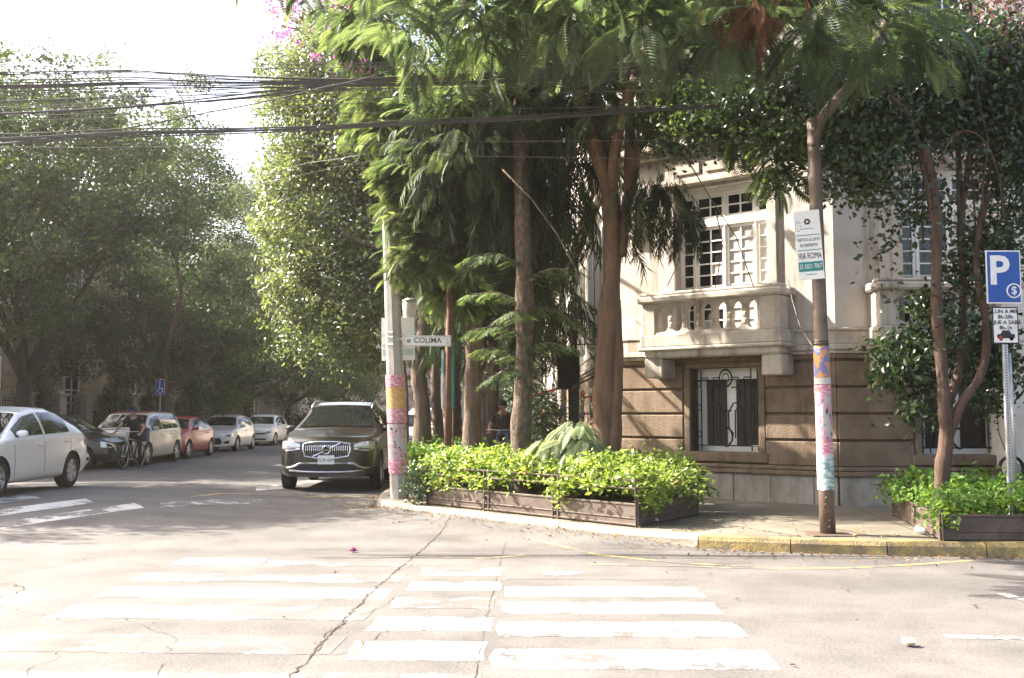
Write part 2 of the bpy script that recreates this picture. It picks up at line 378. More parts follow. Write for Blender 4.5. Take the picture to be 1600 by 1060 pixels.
# zebra across the mouth of the side street: bars run up the street
for (xa, ya, xb, yb, w) in ((-60, 792, 62, 781, 1), (-60, 807, 148, 785, 1), (-60, 822, 226, 788, 1), (400, 769, 446, 763, 1), (455, 757, 520, 750, 2), (250, 800, 420, 786, 3)):
    c = [ground(x, y, .13 if xa < 200 else .0) for x, y in ((xa, ya + 3.6), (xb, yb + 2.6), (xb - 14, yb - 2.2), (xa, ya - 3.4))]
    strip('crossing_bar', [[(p.x, p.y) for p in c]], wears[w], jag=.01)
m_yline = mat_paint('worn_yellow_paint', (0.34, 0.24, 0.10), 0.5, 9.1)
m_yline2 = mat_paint('faded_yellow_paint', (0.27, 0.22, 0.13), 0.6, 4.1)
def line_on_road(pts, w, mat, name='painted_line'):
    qs = []
    for (a, b) in zip(pts[:-1], pts[1:]):
        a, b = Vector(a), Vector(b); n = (b - a).normalized(); n = Vector((-n.y, n.x)) * w / 2
        qs.append((a - n, b - n, b + n, a + n))
    return strip(name, qs, mat, lift=0.0032)
def gxy(*p): return [(ground(x, y).x, ground(x, y).y) for x, y in p]
line_on_road(gxy((820, 845), (930, 868), (1060, 880), (1230, 889), (1330, 888), (1440, 882), (1525, 876)), 0.07, m_yline)
line_on_road(gxy((920, 882), (1060, 885), (1230, 890)), 0.08, m_yline2)
line_on_road(gxy((300, 787), (345, 780), (420, 777), (600, 776)), 0.12, m_yline)
line_on_road(gxy((600, 870), (760, 873), (820, 868)), 0.09, m_yline2)
line_on_road(gxy((1478, 995), (1600, 998), (1720, 1000)), 0.10, wears[2])
line_on_road(gxy((1566, 928), (1605, 940), (1660, 955)), 0.10, wears[1])
# cracks: the open seam running away from the camera and its side branches
def crack(px, width, seed, jag=0.018, name='crack'):
    r = random.Random(seed); P = [Vector((ground(x, y).x, ground(x, y).y)) for x, y in px]; pts = []
    for a, b in zip(P[:-1], P[1:]):
        n = max(3, int((b - a).length / 0.07))
        for i in range(n):
            p = a.lerp(b, i / n); q = (b - a).normalized(); pts.append(p + Vector((-q.y, q.x)) * r.gauss(0, jag))
    pts.append(P[-1]); vs, fs = [], []
    for i, p in enumerate(pts):
        q = (pts[min(i + 1, len(pts) - 1)] - pts[max(i - 1, 0)]).normalized(); n = Vector((-q.y, q.x)) * width * r.uniform(0.25, 1.0) / 2
        for s in (n, -n): vs.append((p.x + s.x, p.y + s.y, terrain(p.x, p.y) + 0.0045))
    fs = [(2 * i, 2 * i + 1, 2 * i + 3, 2 * i + 2) for i in range(len(pts) - 1)]
    me = bpy.data.meshes.new(name); me.from_pydata(vs, [], fs); me.update(); return link(name, me, m_crack, road)
crack([(708, 812), (690, 832), (650, 868), (598, 910), (545, 962), (498, 1012), (448, 1066)], 0.020, 1, .012)
crack([(552, 958), (520, 985), (484, 1022)], 0.012, 12, 0.02)
crack([(790, 850), (782, 878), (772, 920), (758, 975), (742, 1066)], 0.007, 2, 0.005)
crack([(484, 1026), (540, 1022), (575, 1008), (598, 990), (612, 984)], 0.008, 3)
crack([(560, 963), (600, 950), (612, 935), (640, 928)], 0.006, 4)
crack([(0, 913), (24, 912), (36, 920), (24, 928), (0, 934)], 0.014, 5)
crack([(0, 948), (10, 950), (60, 960), (112, 972), (170, 962)], 0.006, 6)
crack([(215, 975), (240, 985), (275, 1000), (262, 1020)], 0.006, 7)
crack([(250, 1066), (255, 1040), (268, 1034)], 0.007, 8)
crack([(40, 1060), (52, 1045), (90, 1030)], 0.007, 9)
crack([(440, 824), (480, 818), (520, 812)], 0.012, 10)
crack([(660, 826), (690, 818), (712, 806)], 0.010, 14)

# ------------------------------------------------------------------ pavements and kerbs
KERB = [(-2.30, 150), (-2.30, 60), (-2.30, 30), (-2.30, 18.6), (-2.29, 17.2), (-2.2, 16.2), (-1.95, 15.5), (-1.52, 14.92), (0.0, 13.22), (1.25, 11.86), (1.9, 11.38), (2.8, 11.05), (3.9, 10.80), (5.2, 10.60), (7.0, 10.5), (10.0, 10.45), (60, 10.4)]
def offset_poly(P, d):
    out = []
    for i, p in enumerate(P):
        a = Vector(P[max(i - 1, 0)]); b = Vector(P[min(i + 1, len(P) - 1)]); t = (b - a).normalized()
        out.append((p[0] - t.y * d, p[1] + t.x * d))
    return out
inner = offset_poly(KERB, 0.15)
mb = MB(); mb.slab(inner + [(60, 150)], -0.05, 0.146)
pav = tag(mb.build('pavement', m_pave), 'stained concrete corner pavement with leaf litter', 'pavement', kind='structure')
# resample the kerb into stones
def resample(P, step, a0, a1):
    P = [Vector(p) for p in P]; cum = [0]
    for a, b in zip(P[:-1], P[1:]): cum.append(cum[-1] + (b - a).length)
    def pt(s):
        i = max(0, min(len(P) - 2, int(np.searchsorted(cum, s)) - 1)); return P[i].lerp(P[i + 1], (s - cum[i]) / (cum[i + 1] - cum[i]))
    n = int((a1 - a0) / step); return [pt(a0 + (a1 - a0) * i / n) for i in range(n + 1)], cum
kerb = tag(empty('kerb', (0, 0, 0)), 'raised kerb round the street corner, yellow paint on its right half', 'kerb', kind='structure')
_, cum = resample(KERB, 1, 0, 1)
pts, _ = resample(KERB, 0.98, cum[3] - 14, cum[15] + 3)
for i, (a, b) in enumerate(zip(pts[:-1], pts[1:])):
    d = (b - a).normalized(); n = Vector((-d.y, d.x)); g = d * 0.006; r = rnd.uniform(-0.006, 0.006)
    prof = [(-0.01, -0.05), (0.0, 0.10 + r), (0.025, 0.142 + r), (0.05, 0.152 + r), (0.17, 0.150 + r), (0.17, -0.05)]
    vs = []
    for p in (a + g, b - g):
        for (o, z) in prof: q = p + n * (o + rnd.uniform(-.004, .004)); vs.append((q.x, q.y, z))
    k = len(prof)
    fs = [list(range(k))[::-1], list(range(k, 2 * k))] + [[j, j + k, (j + 1) % k + k, (j + 1) % k][::-1] for j in range(k)]
    mbb = MB(); mbb.add(vs, [f[::-1] for f in fs]); mbb.build('kerb_stone', m_kerby if a.x > 1.7 else m_kerb, kerb)
mb = MB(); mb.slab([(-13.3, 25), (-13.3, 150), (-60, 150), (-60, 23.6), (-15, 23.6), (-13.8, 24.1)], -0.05, 0.146)
tag(mb.build('pavement', m_pave), 'shaded pavement under the left row of trees', 'pavement', kind='structure')
mb = MB(); mb.slab([(-13.2, 24.9), (-13.2, 150), (-13.36, 150), (-13.36, 25.0), (-13.9, 24.2), (-15, 23.7), (-60, 23.7), (-60, 23.5), (-15, 23.5), (-13.75, 24.0)], -0.05, 0.152)
tag(mb.build('kerb', m_kerb), 'grey kerb beside the left parked cars', 'kerb', kind='structure')
# pavement slab joints near the steel pole
for q in (((2.4, 12.9), (3.2, 11.2)), ((3.4, 13.6), (4.1, 11.0)), ((1.9, 12.5), (4.7, 12.4)), ((2.7, 13.8), (4.9, 13.6)), ((4.6, 10.85), (5.0, 14.6))):
    a, b = Vector(q[0]), Vector(q[1]); n = (b - a).normalized(); n = Vector((-n.y, n.x)) * 0.007
    mb = MB(); mb.add([(p.x, p.y, 0.1495) for p in (a - n, b - n, b + n, a + n)], [(0, 1, 2, 3)]); mb.build('joint', m_crack, pav)

# ------------------------------------------------------------------ corner house
def frame(P0, P1):
    d = (Vector(P1) - Vector(P0)); L = d.length; d.normalize()
    Mx = Matrix(((d.x, -d.y, 0, P0[0]), (d.y, d.x, 0, P0[1]), (0, 0, 1, 0), (0, 0, 0, 1)))
    return Mx, L
def wall_holes(mb, u0, u1, z0, z1, y0, y1, holes):
    us = sorted({u0, u1} | {h[0] for h in holes} | {h[1] for h in holes}); zs = sorted({z0, z1} | {h[2] for h in holes} | {h[3] for h in holes})
    us = [u for u in us if u0 <= u <= u1]; zs = [z for z in zs if z0 <= z <= z1]
    for a, b in zip(us[:-1], us[1:]):
        run = None
        for c, d in zip(zs[:-1], zs[1:]):
            hole = any(h[0] <= (a + b) / 2 <= h[1] and h[2] <= (c + d) / 2 <= h[3] for h in holes)
            if not hole: run = (run[0], d) if run else (c, d)
            if (hole or d == zs[-1]) and run: mb.box(a, b, y0, y1, run[0], run[1]); run = None

def glazing(T, parent, u0, u1, z0, z1, nu, nz, y, fw=0.045, mw=0.022, curtain=lambda i, j: False, name='casement'):
    """painted frame with muntins; every pane its own piece"""
    mb = MB(T)
    for a, b in ((u0, u0 + fw), (u1 - fw, u1)): mb.box(a, b, y - 0.03, y + 0.03, z0, z1, 0.004)
    for a, b in ((z0, z0 + fw), (z1 - fw, z1)): mb.box(u0 + fw, u1 - fw, y - 0.028, y + 0.028, a, b, 0.004)
    pw = (u1 - u0 - 2 * fw) / nu; ph = (z1 - z0 - 2 * fw) / nz
    for i in range(1, nu): mb.box(u0 + fw + i * pw - mw / 2, u0 + fw + i * pw + mw / 2, y - 0.018, y + 0.018, z0 + fw, z1 - fw)
    for j in range(1, nz): mb.box(u0 + fw, u1 - fw, y - 0.016, y + 0.016, z0 + fw + j * ph - mw / 2, z0 + fw + j * ph + mw / 2)
    o = mb.build(name, m_wwhite, parent)
    for i in range(nu):
        for j in range(nz):
            p = MB(T); ua, za = u0 + fw + i * pw, z0 + fw + j * ph; t = rnd.uniform(-0.004, 0.004)
            p.add([(ua, y + 0.004 + t, za), (ua + pw, y + 0.004 - t, za), (ua + pw, y + 0.004 - t * .5, za + ph), (ua, y + 0.004 + t * .5, za + ph), (ua, y + 0.012, za), (ua + pw, y + 0.012, za), (ua + pw, y + 0.012, za + ph), (ua, y + 0.012, za + ph)],
                  [(0, 1, 2, 3), (7, 6, 5, 4), (0, 4, 5, 1), (1, 5, 6, 2), (2, 6, 7, 3), (3, 7, 4, 0)])
            p.build('pane', m_curtain if curtain(i, j) else m_glassd, o)
    return o

PC0, PC1 = (1.82, 17.36), (4.88, 14.97)
house = empty('corner_house', (3.3, 16.2, 0.14), 0, 'beige corner mansion with white windows, stone balconies and brown rusticated base', 'house')
HI = Matrix.Translation(-Vector((3.3, 16.2, 0.14)))
TC, LC = frame(PC0, PC1); TC = HI @ TC
TS, LS = frame(PC1, (9.5, 14.97)); TS = HI @ TS
TW, LW = frame((1.82, 33.0), PC0); TW = HI @ TW
def Bo(T, name, mat, *a, bev=0.0):
    m = MB(T); m.box(*a, bev=bev); return m.build(name, mat, house)

def big_window(T, uc, w, zb):
    """side light, two casements, side light, transom lights above; z from balcony floor"""
    u0 = uc - w / 2; y = 0.20; zt = 4.62
    s1, s2 = 0.25, 0.52; gap = (w - 2 * s1 - 2 * s2) / 5
    us = [u0 + gap, u0 + 2 * gap + s1, u0 + 3 * gap + s1 + s2, u0 + 4 * gap + s1 + 2 * s2]; ws = [s1, s2, s2, s1]
    m = MB(T)
    edges = [u0] + [x for a, b in zip(us, ws) for x in (a, a + b)] + [u0 + w]
    for i in range(0, len(edges), 2): m.box(edges[i], edges[i + 1], y - 0.05, y + 0.06, zb, 5.24, 0.006)
    m.box(u0 + .001, u0 + w - .001, y - 0.055, y + 0.065, zt, zt + 0.13, 0.006); m.box(u0 + .001, u0 + w - .001, y - 0.052, y + 0.062, 5.16, 5.26, 0.006)
    win = m.build('window_frame', m_wwhite, house)
    cur = [lambda i, j: False, lambda i, j: j < 6 and (i + j) % 3 == 0, lambda i, j: True, lambda i, j: j > 1]
    for k in range(4): glazing(T, house, us[k], us[k] + ws[k], zb + 0.02, zt - 0.002, 1 if k in (0, 3) else 2, 9, y, curtain=cur[k])
    for k in (1, 2): glazing(T, house, us[k], us[k] + ws[k], zt + 0.135, 5.158, 2, 2, y, name='transom_light')
    for k in (0, 3): glazing(T, house, us[k], us[k] + ws[k], zt + 0.135, 5.158, 1, 2, y, name='transom_light')
    # surround
    m = MB(T)
    for s in (-1, 1):
        a = uc + s * w / 2; m.box(min(a, a + s * 0.16), max(a, a + s * 0.16), -0.05, 0.14, zb, 5.32, 0.012)
    m.box(uc - w / 2 - 0.22, uc + w / 2 + 0.22, -0.10, 0.14, 5.322, 5.44, 0.02); m.box(uc - w / 2 - 0.16, uc + w / 2 + 0.16, -0.06, 0.12, 5.441, 5.75, 0.01)
    for k in range(3): m.box(uc - w / 2 + k * w / 3 + 0.05, uc - w / 2 + (k + 1) * w / 3 - 0.05, -0.085, -0.058, 5.50, 5.70, 0.01)
    m.build('window_surround', m_trim, house)

def baluster_poly(w, h, waist):
    """outline of the stone between two tall oval openings"""
    pts = []; ro = (w - waist) / 2; n = 8
    L1 = [(-w / 2, 0.0)] + [(-w / 2 + ro * math.sin(math.pi / 2 * k / n), ro * (1.1 - 1.1 * math.cos(math.pi / 2 * k / n)) + 0.012) for k in range(n + 1)]
    L1 = [(x, z) for x, z in L1]
    left = L1 + [(x, h - z) for x, z in reversed(L1)]
    return left + [(-x, z) for x, z in reversed(left)]

def balcony(T, u0, u1, nb, dep=0.5):
    d = -dep
    m = MB(T); m.box(u0 - .03, u1 + .03, d - .03, 0.02, 2.60, 2.80, 0.015); m.box(u0 + .02, u1 - .02, d + .02, 0.02, 2.42, 2.598, 0.03)
    m.box(u0 - .06, u1 + .06, d - .06, 0.02, 2.535, 2.597, 0.02)
    m.build('balcony_slab', m_trim, house)
    for s, a in ((1, u0), (-1, u1)):
        m = MB(T); b = a + s * (.24 if s > 0 else .34); m.box(min(a, b), max(a, b), d, 0.01, 2.802, 3.32, 0.012)
        m.build('balcony_pier', m_trim, house)
    m = MB(T); m.box(u0 + .242, u1 - .342, d + .01, d + .20, 2.802, 2.835, 0.006); m.box(u0 + .242, u1 - .342, d + .01, d + .20, 3.29, 3.32, 0.006)
    m.build('balcony_beam', m_trim, house)
    m = MB(T); m.box(u0 - .07, u1 + .07, d - .07, d + .27, 3.322, 3.44, 0.03); m.box(u0 - .03, u1 + .03, d - .03, d + .23, 3.441, 3.50, 0.02)
    for a, b in ((u0 - .07, u0 + .27), (u1 - .27, u1 + .07)): m.box(a, b, d + .271, 0.01, 3.322, 3.46, 0.03)
    m.build('balcony_rail', m_trim, house)
    a, b = u0 + .242, u1 - .342; w = (b - a) / nb
    poly = baluster_poly(w, 0.453, w * 0.30)
    me = None
    for k in range(nb + 1):
        c = a + k * w
        p = [(min(max(x + c, a), b), z + 2.836) for x, z in poly]
        m = MB(T); m.prism(p, d + .04, d + .17)
        bal = m.build('baluster', m_trim, house)
        for q in (1, 2, 3):
            if a + .03 < c < b - .03: mm = MB(T); mm.box(c - w * 0.11, c + w * 0.11, d + .025, d + .041, 2.836 + 0.453 * q / 4 - .035, 2.836 + 0.453 * q / 4 + .035, 0.008); mm.build('boss', m_trim, bal)

    for c in (u0 + .17, u1 - .17):   # brackets below
        m = MB(T); m.box(c - .17, c + .17, d + .06, 0.01, 2.10, 2.418, 0.02); m.build('bracket', m_trim, house)

def iron_grille(T, uc, u0, u1, z0, z1, y):
    g = []
    m = MB(T)
    for u in (u0 + .05, u0 + .16, u1 - .16, u1 - .05): m.tube([(u, y, z0 + .02), (u, y, z1 - .02)], 0.011, 6)
    for z in (z0 + .10, z1 - .20): m.tube([(u0, y, z), (u1, y, z)], 0.012, 6)
    m.build('grille_bar', m_iron, house)
    m = MB(T); w = (u1 - u0) / 2
    for s in (-1, 1):
        P = [(uc + s * x, y, z0 + z) for x, z in ((.02, .10), (.10, .18), (.12, .30), (.05, .38), (.04, .62), (.13, .78), (.22, .80), (.26, .92), (.20, 1.04), (.10, 1.04))]
        m.tube(P, 0.012, 6)
        P = [(uc + s * x, y, z0 + z) for x, z in ((w - .17, 1.20), (.32, 1.20), (.32, 1.12), (.22, 1.12), (.22, 1.20), (.10, 1.20))]
        m.tube(P, 0.011, 6)
        P = [(uc + s * x, y, z0 + z) for x, z in ((.30, .10), (.30, .66), (.24, .74), (.16, .66), (.16, .22))]
        m.tube(P, 0.011, 6)
        for z in (.28, .72, 1.1): m.ring((uc + s * (w - .105), y, z0 + z), 0.05, 0.008, n=14)
    m.ring((uc, y, z1 - .17), 0.11, 0.013, sz=1.25); m.ring((uc, y, z0 + .24), 0.10, 0.012, sz=1.5); m.ring((uc, y, z1 - .17), 0.06, 0.008, sz=1.25)
    m.tube([(uc - .10, y, z0 + .66), (uc + .10, y, z0 + .66)], .011, 6)
    m.build('grille_scroll', m_iron, house)

CH = 0.405
def base_storey(T, L, win, skip_left=False, seed=1):
    """plinth slabs, ledge and rusticated courses with recessed joints; win = (u0,u1,z0,z1) or None"""
    r = random.Random(seed)
    holes = [win] if win else []
    m = MB(T); wall_holes(m, 0.04, L - .04, 0.0, 2.40, 0.06, 0.5, holes); m.build('base_wall', m_stone, house)
    u = 0.0
    while u < L - 0.05:
        w = min(r.uniform(.62, .9), L - u)
        if L - u - w < .3: w = L - u
        Bo(T, 'plinth_slab', m_plinth, u + .004, u + w - .004, -0.06 + r.uniform(-.004, .004), 0.058, 0.0, 0.575, bev=0.008); u += w
    m = MB(T); m.box(-0.03, L + .03, -0.12, 0.059, 0.577, 0.645, 0.012); m.box(-0.02, L + .02, -0.08, 0.059, 0.646, 0.715, 0.02); m.build('ledge', m_stone, house)
    for k in range(4):
        z0, z1 = 0.72 + k * CH, 0.72 + (k + 1) * CH - 0.036
        spans = [(0.0, L)]
        if win and win[2] < z1 and win[3] > z0: spans = [(0.0, win[0] - .12), (win[1] + .12, L)]
        for a, b in spans:
            n = 1 if b - a < 1.7 else 2
            cut = [a] + ([lerp(a, b, .5 + r.uniform(-.1, .1))] if n == 2 else []) + [b]
            for c, d in zip(cut[:-1], cut[1:]):
                blk = Bo(T, 'stone_block', m_stone, c + .004, d - .004, -0.015 + r.uniform(-.006, .006), 0.061, z0, z1, bev=0.014)
    Bo(T, 'frieze', m_stone, 0.0, L, -0.02, 0.061, 2.345, 2.42, bev=0.01)
    if win:
        m = MB(T)
        for a, b in ((win[0] - .11, win[0]), (win[1], win[1] + .11)): m.box(a, b, -0.005, 0.25, win[2] - .1, win[3], 0.01)
        m.box(win[0] - .11, win[1] + .11, -0.01, 0.25, win[3] + .001, 2.342, 0.01); m.box(win[0] - .16, win[1] + .16, -0.05, 0.25, win[2] - .16, win[2] - .002, 0.015)
        m.build('window_jamb', m_stone, house)
        Bo(T, 'shutter_board', m_wwhite, win[0], win[1], 0.30, 0.34, win[2], win[3])
        w = (win[1] - win[0])
        for a, b in ((win[0] + w * .14, win[0] + w * .44), (win[0] + w * .58, win[1] - .03)):
            for q in range(3): Bo(T, 'shutter', m_shutter, a + (b - a) * q / 3 + .003, a + (b - a) * (q + 1) / 3 - .003, 0.27, 0.298, win[2] + .1, win[3] - .2, bev=0.006)
        iron_grille(T, (win[0] + win[1]) / 2, win[0], win[1], win[2], win[3], 0.10)

def upper_storey(T, L, win, z1=9.2):
    m = MB(T)
    for k, (a, b, y) in enumerate(((2.42, 2.47, -.06), (2.472, 2.56, -.10), (2.562, 2.76, -.035), (2.762, 2.81, -.055))): m.box(-.04, L + .04, y, 0.05, a, b, 0.012)
    m.build('string_course', m_trim, house)
    hs = [win, (win[0] + .25, win[1] - .25, 6.6, 8.5)] if win else []
    m = MB(T); wall_holes(m, 0.0, L, 2.80, z1, 0.0, 0.45, hs); m.build('wall', m_stucco, house)
    if win:
        Bo(T, 'dark_room_board', m_dark, win[0] - .1, win[1] + .1, 0.40, 0.44, win[2], win[3]);  # board behind the glazing, darkness of the unlit room put into its colour
        glazing(T, house, hs[1][0], hs[1][1], 6.6, 8.5, 4, 5, 0.2)
    Bo(T, 'cornice', m_trim, -.1, L + .1, -.22, 0.05, 5.95, 6.05, bev=.02); Bo(T, 'cornice', m_trim, -.06, L + .06, -.14, 0.05, 5.85, 5.948, bev=.02); Bo(T, 'cornice', m_trim, -.1, L + .1, -.3, 0.05, z1, z1 + .25, bev=.03)

UC = 2.02
base_storey(TC, LC, (UC - .6, UC + .6, 0.90, 2.26), seed=3)
upper_storey(TC, LC, (UC - .82, UC + .82, 2.80, 5.26))
big_window(TC, UC, 1.64, 2.80)
balcony(TC, UC - 1.20, UC + 1.20, 7)
US = 1.86
base_storey(TS, LS, (US - .6, US + .6, 0.90, 2.26), seed=8)
upper_storey(TS, LS, (US - .82, US + .82, 2.80, 5.26))
big_window(TS, US, 1.64, 2.80)
balcony(TS, US - 1.36, US + 1.36, 7)
base_storey(TW, LW, None, seed=5)
upper_storey(TW, LW, None)
for zc in (13.5, 10.6, 7.6, 4.4):
    Bo(TW, 'window_panel', m_glassd, zc - .6, zc + .6, -.02, .03, 3.0, 5.2); Bo(TW, 'window_panel', m_glassd, zc - .5, zc + .5, -.03, .05, 1.0, 2.1)
    m = MB(TW)
    for a in (-.6, 0, .6): m.box(zc + a - .04, zc + a + .04, -.05, -.02, 3.0, 5.2)
    m.build('window_frame', m_wwhite, house)
# carved consoles on the upper walls
for T, u, z in ((TC, 0.40, 4.42), (TC, LC - .40, 4.9), (TS, 0.35, 4.9)):
    m = MB(T)
    prof = [(-.13, .42, .10), (-.11, .34, .12), (-.09, .24, .15), (-.075, .12, .13), (-.05, .02, .08)]
    for (w, zz, dpt) in prof: m.box(-abs(w) + u, abs(w) + u, -dpt, 0.01, z + zz, z + zz + .07, .015)
    m.box(u - .15, u + .15, -.15, .01, z + .492, z + .56, .012)
    m.build('console', m_trim, house)
for w in ((.62, 1.12, .010), (1.02, 1.30, .008)): pass
# pale patches where the stone was cleaned
# roof slab
mb = MB(HI); mb.slab([(1.9, 17.4), (4.9, 15.1), (9.5, 15.1), (9.5, 33), (1.9, 33)], 9.1, 9.2); mb.build('roof', m_stucco, house)

# house next door, standing a little forward
nb = empty('neighbour_house', (10.5, 18, 0.14), 0, 'pale plastered house at the right edge behind the parking sign', 'house')
NI = Matrix.Translation(-Vector((10.5, 18, 0.14)))
m_pale = M('pale_plaster', (0.62, 0.57, 0.50), 0.9, var=0.08, scale=1.5, bump=0.25, dirt=(0.45, 0.39, 0.32), dscale=1.0)
mb = MB(NI); mb.box(7.22, 16, 14.42, 22, 0.10, 9.0); mb.build('wall', m_pale, nb)
mb = MB(NI); mb.box(7.18, 16, 14.36, 14.419, 0.10, .8, .01); mb.build('plinth', m_plinth, nb)
mb = MB(NI); mb.box(7.16, 16, 14.3, 14.419, 5.6, 5.8, .02); mb.build('cornice', m_pale, nb)
# ------------------------------------------------------------------ foliage
def np_mesh(name, V, F, mat, parent=None, tint=None, loc=None):
    """V (n,3) float, F (m,3) int triangles"""
    me = bpy.data.meshes.new(name); n, m = len(V), len(F)
    me.vertices.add(n); me.vertices.foreach_set('co', np.ascontiguousarray(V, dtype=np.float32).ravel())
    me.loops.add(m * 3); me.loops.foreach_set('vertex_index', np.ascontiguousarray(F, dtype=np.int32).ravel())
    me.polygons.add(m); me.polygons.foreach_set('loop_start', np.arange(0, m * 3, 3, dtype=np.int32))
    if tint is not None:
        a = me.attributes.new('tint', 'FLOAT', 'POINT'); a.data.foreach_set('value', np.ascontiguousarray(tint, dtype=np.float32))
    me.update(calc_edges=True); me.validate()
    return link(name, me, mat, parent, loc)

def unit(a): return a / np.maximum(np.linalg.norm(a, axis=1, keepdims=True), 1e-9)

def leaves(P, D, S, tint, asp=0.5, fold=0.18, g=rng):
    """one folded diamond per leaf: P centres, D leaf normals, S lengths -> V, F, tint"""
    n = len(P); D = unit(D); t = unit(np.cross(D, g.normal(size=(n, 3)))); b = np.cross(D, t); S = S[:, None]
    V = np.stack([P - t * S * .5, P + b * S * asp * .5 + D * S * fold * .5, P + t * S * .5 - D * S * 0.1, P - b * S * asp * .5 + D * S * fold * .5], 1).reshape(-1, 3)
    k = np.arange(n)[:, None] * 4
    F = np.concatenate([k + np.array([[0, 1, 2]]), k + np.array([[0, 2, 3]])], 0)
    return V, F, np.repeat(tint, 4)

def blob_points(g, ells, nclump, per, spread, shell=0.55, top=0.0):
    """clump centres inside a union of ellipsoids, then points about each clump. ells: (cx,cy,cz,rx,ry,rz)"""
    E = np.array(ells, float); vol = E[:, 3] * E[:, 4] * E[:, 5]; idx = g.choice(len(E), nclump, p=vol / vol.sum())
    d = unit(g.normal(size=(nclump, 3))); r = shell + (1 - shell) * g.random((nclump, 1)) ** 0.6
    r = np.where(g.random((nclump, 1)) < 0.25, g.random((nclump, 1)), r)
    C = E[idx, :3] + d * r * E[idx, 3:6]
    sp = spread * g.uniform(0.6, 1.4, (nclump, 1))
    P = (C[:, None, :] + g.normal(size=(nclump, per, 3)) * (sp * np.array([[1, 1, .62]]))[:, None, :]).reshape(-1, 3)
    out = np.repeat(d, per, 0)
    ct = np.repeat(g.random(nclump), per)
    return P, out, ct, C

SUNV = np.array(list(sdir)); CH_O = np.array([1.82, 17.36, 0]); CH_D = unit(np.array([[4.88 - 1.82, 14.97 - 17.36, 0]]))[0]; CH_N = np.array([CH_D[1], -CH_D[0], 0])
def sun_prune(P):
    """gaps in the canopy: leave out most foliage that stands between the sun and the corner balcony or the hedge"""
    t = ((P - CH_O) @ CH_N) / (SUNV @ CH_N); H = P - SUNV * t[:, None]; u = (H - CH_O) @ CH_D; z = H[:, 2]
    hit = (t > .25) & (u > -.3) & (u < 4.4) & (z > .9) & (z < 6.0)
    n1 = np.sin(u * 3.3 + z * 2.1) * np.sin(z * 2.9 - u * 1.7 + 1.2) + .4 * np.sin(u * 9 + z * 7)
    keep = ~(hit & (n1 < np.where(z > 2.9, .78, .35)))
    t = (P[:, 2] - .75) / SUNV[2]; H = P - SUNV * t[:, None]
    big = np.array(PL1); cen = big.mean(0); big = cen + (big - cen) * 1.12
    hit = (t > .15) & in_poly(H[:, :2], big); n2 = np.sin(H[:, 0] * 3 + H[:, 1]) * np.sin(H[:, 1] * 2.4 - H[:, 0])
    return keep & ~(hit & (n2 < .75))
def in_poly(P, poly):
    x, y = P[:, 0], P[:, 1]; ins = np.zeros(len(P), bool); n = len(poly)
    for i in range(n):
        x0, y0 = poly[i]; x1, y1 = poly[(i + 1) % n]
        c = ((y0 > y) != (y1 > y)) & (x < (x1 - x0) * (y - y0) / (y1 - y0 + 1e-12) + x0); ins ^= c
    return ins
PL1 = [(-1.28, 15.18), (1.50, 12.08), (2.5, 13.55), (2.2, 15.2), (0.9, 16.8), (-1.1, 16.9)]
def crown(name, mat, parent, ells, nclump, per, spread, size, seed, asp=0.5, shell=0.55, updir=0.7, keep=None, loc=None):
    g = np.random.default_rng(seed)
    P, out, ct, C = blob_points(g, ells, nclump, per, spread, shell)
    if keep is not None:
        k = keep(P); P, out, ct = P[k], out[k], ct[k]
    if parent is not None and parent.name.split('.')[0] not in ('street_tree', 'cypress', 'eucalyptus_tree'):
        k = sun_prune(P + (0 if ells[0][1] > 8 else np.array(list(parent.location)))); P, out, ct = P[k], out[k], ct[k]
    n = len(P); D = out * 0.7 + np.array([[0, 0, updir]]) + g.normal(size=(n, 3)) * 0.75
    S = size * g.uniform(0.65, 1.25, n); t = np.clip(ct * 0.62 + g.random(n) * 0.38, 0, 1)
    V, F, T = leaves(P, D, S, t, asp, g=g)
    return np_mesh(name, V, F, mat, parent, T, loc), C

def frond_template(npairs=11, wid=0.075, droop=0.35, spread=0.42):
    """feathery twice-divided leaf along +x, unit length: narrow pinnae either side of a drooping midrib"""
    V, F = [], []
    def mid(s): return np.array([s * (1 - 0.12 * s), 0, -droop * s * s])
    seg = 4
    for i in range(seg):
        a, b = mid(i / seg), mid((i + 1) / seg); k = len(V)
        V += [a + [0, .008, 0], a - [0, .008, 0], b - [0, .006, 0], b + [0, .006, 0]]; F += [(k, k + 1, k + 2), (k, k + 2, k + 3)]
    for i in range(npairs):
        s = 0.10 + 0.88 * i / (npairs - 1); L = spread * (0.35 + 0.65 * math.sin(math.pi * min(1, (s * .9 + .12)))) 
        for sg in (-1, 1):
            a = mid(s); d = np.array([0.62, sg * 0.78, -0.10 - .15 * s]); d /= np.linalg.norm(d); w = np.cross(d, [0, 0, 1]); w /= np.linalg.norm(w)
            k = len(V); m_ = a + d * L * .45 + np.array([0, 0, .01]); tip = a + d * L + np.array([0, 0, -.10 * L])
            V += [a, m_ + w * wid * .5, tip, m_ - w * wid * .5]; F += [(k, k + 1, k + 2), (k, k + 2, k + 3)]
    return np.array(V), np.array(F)

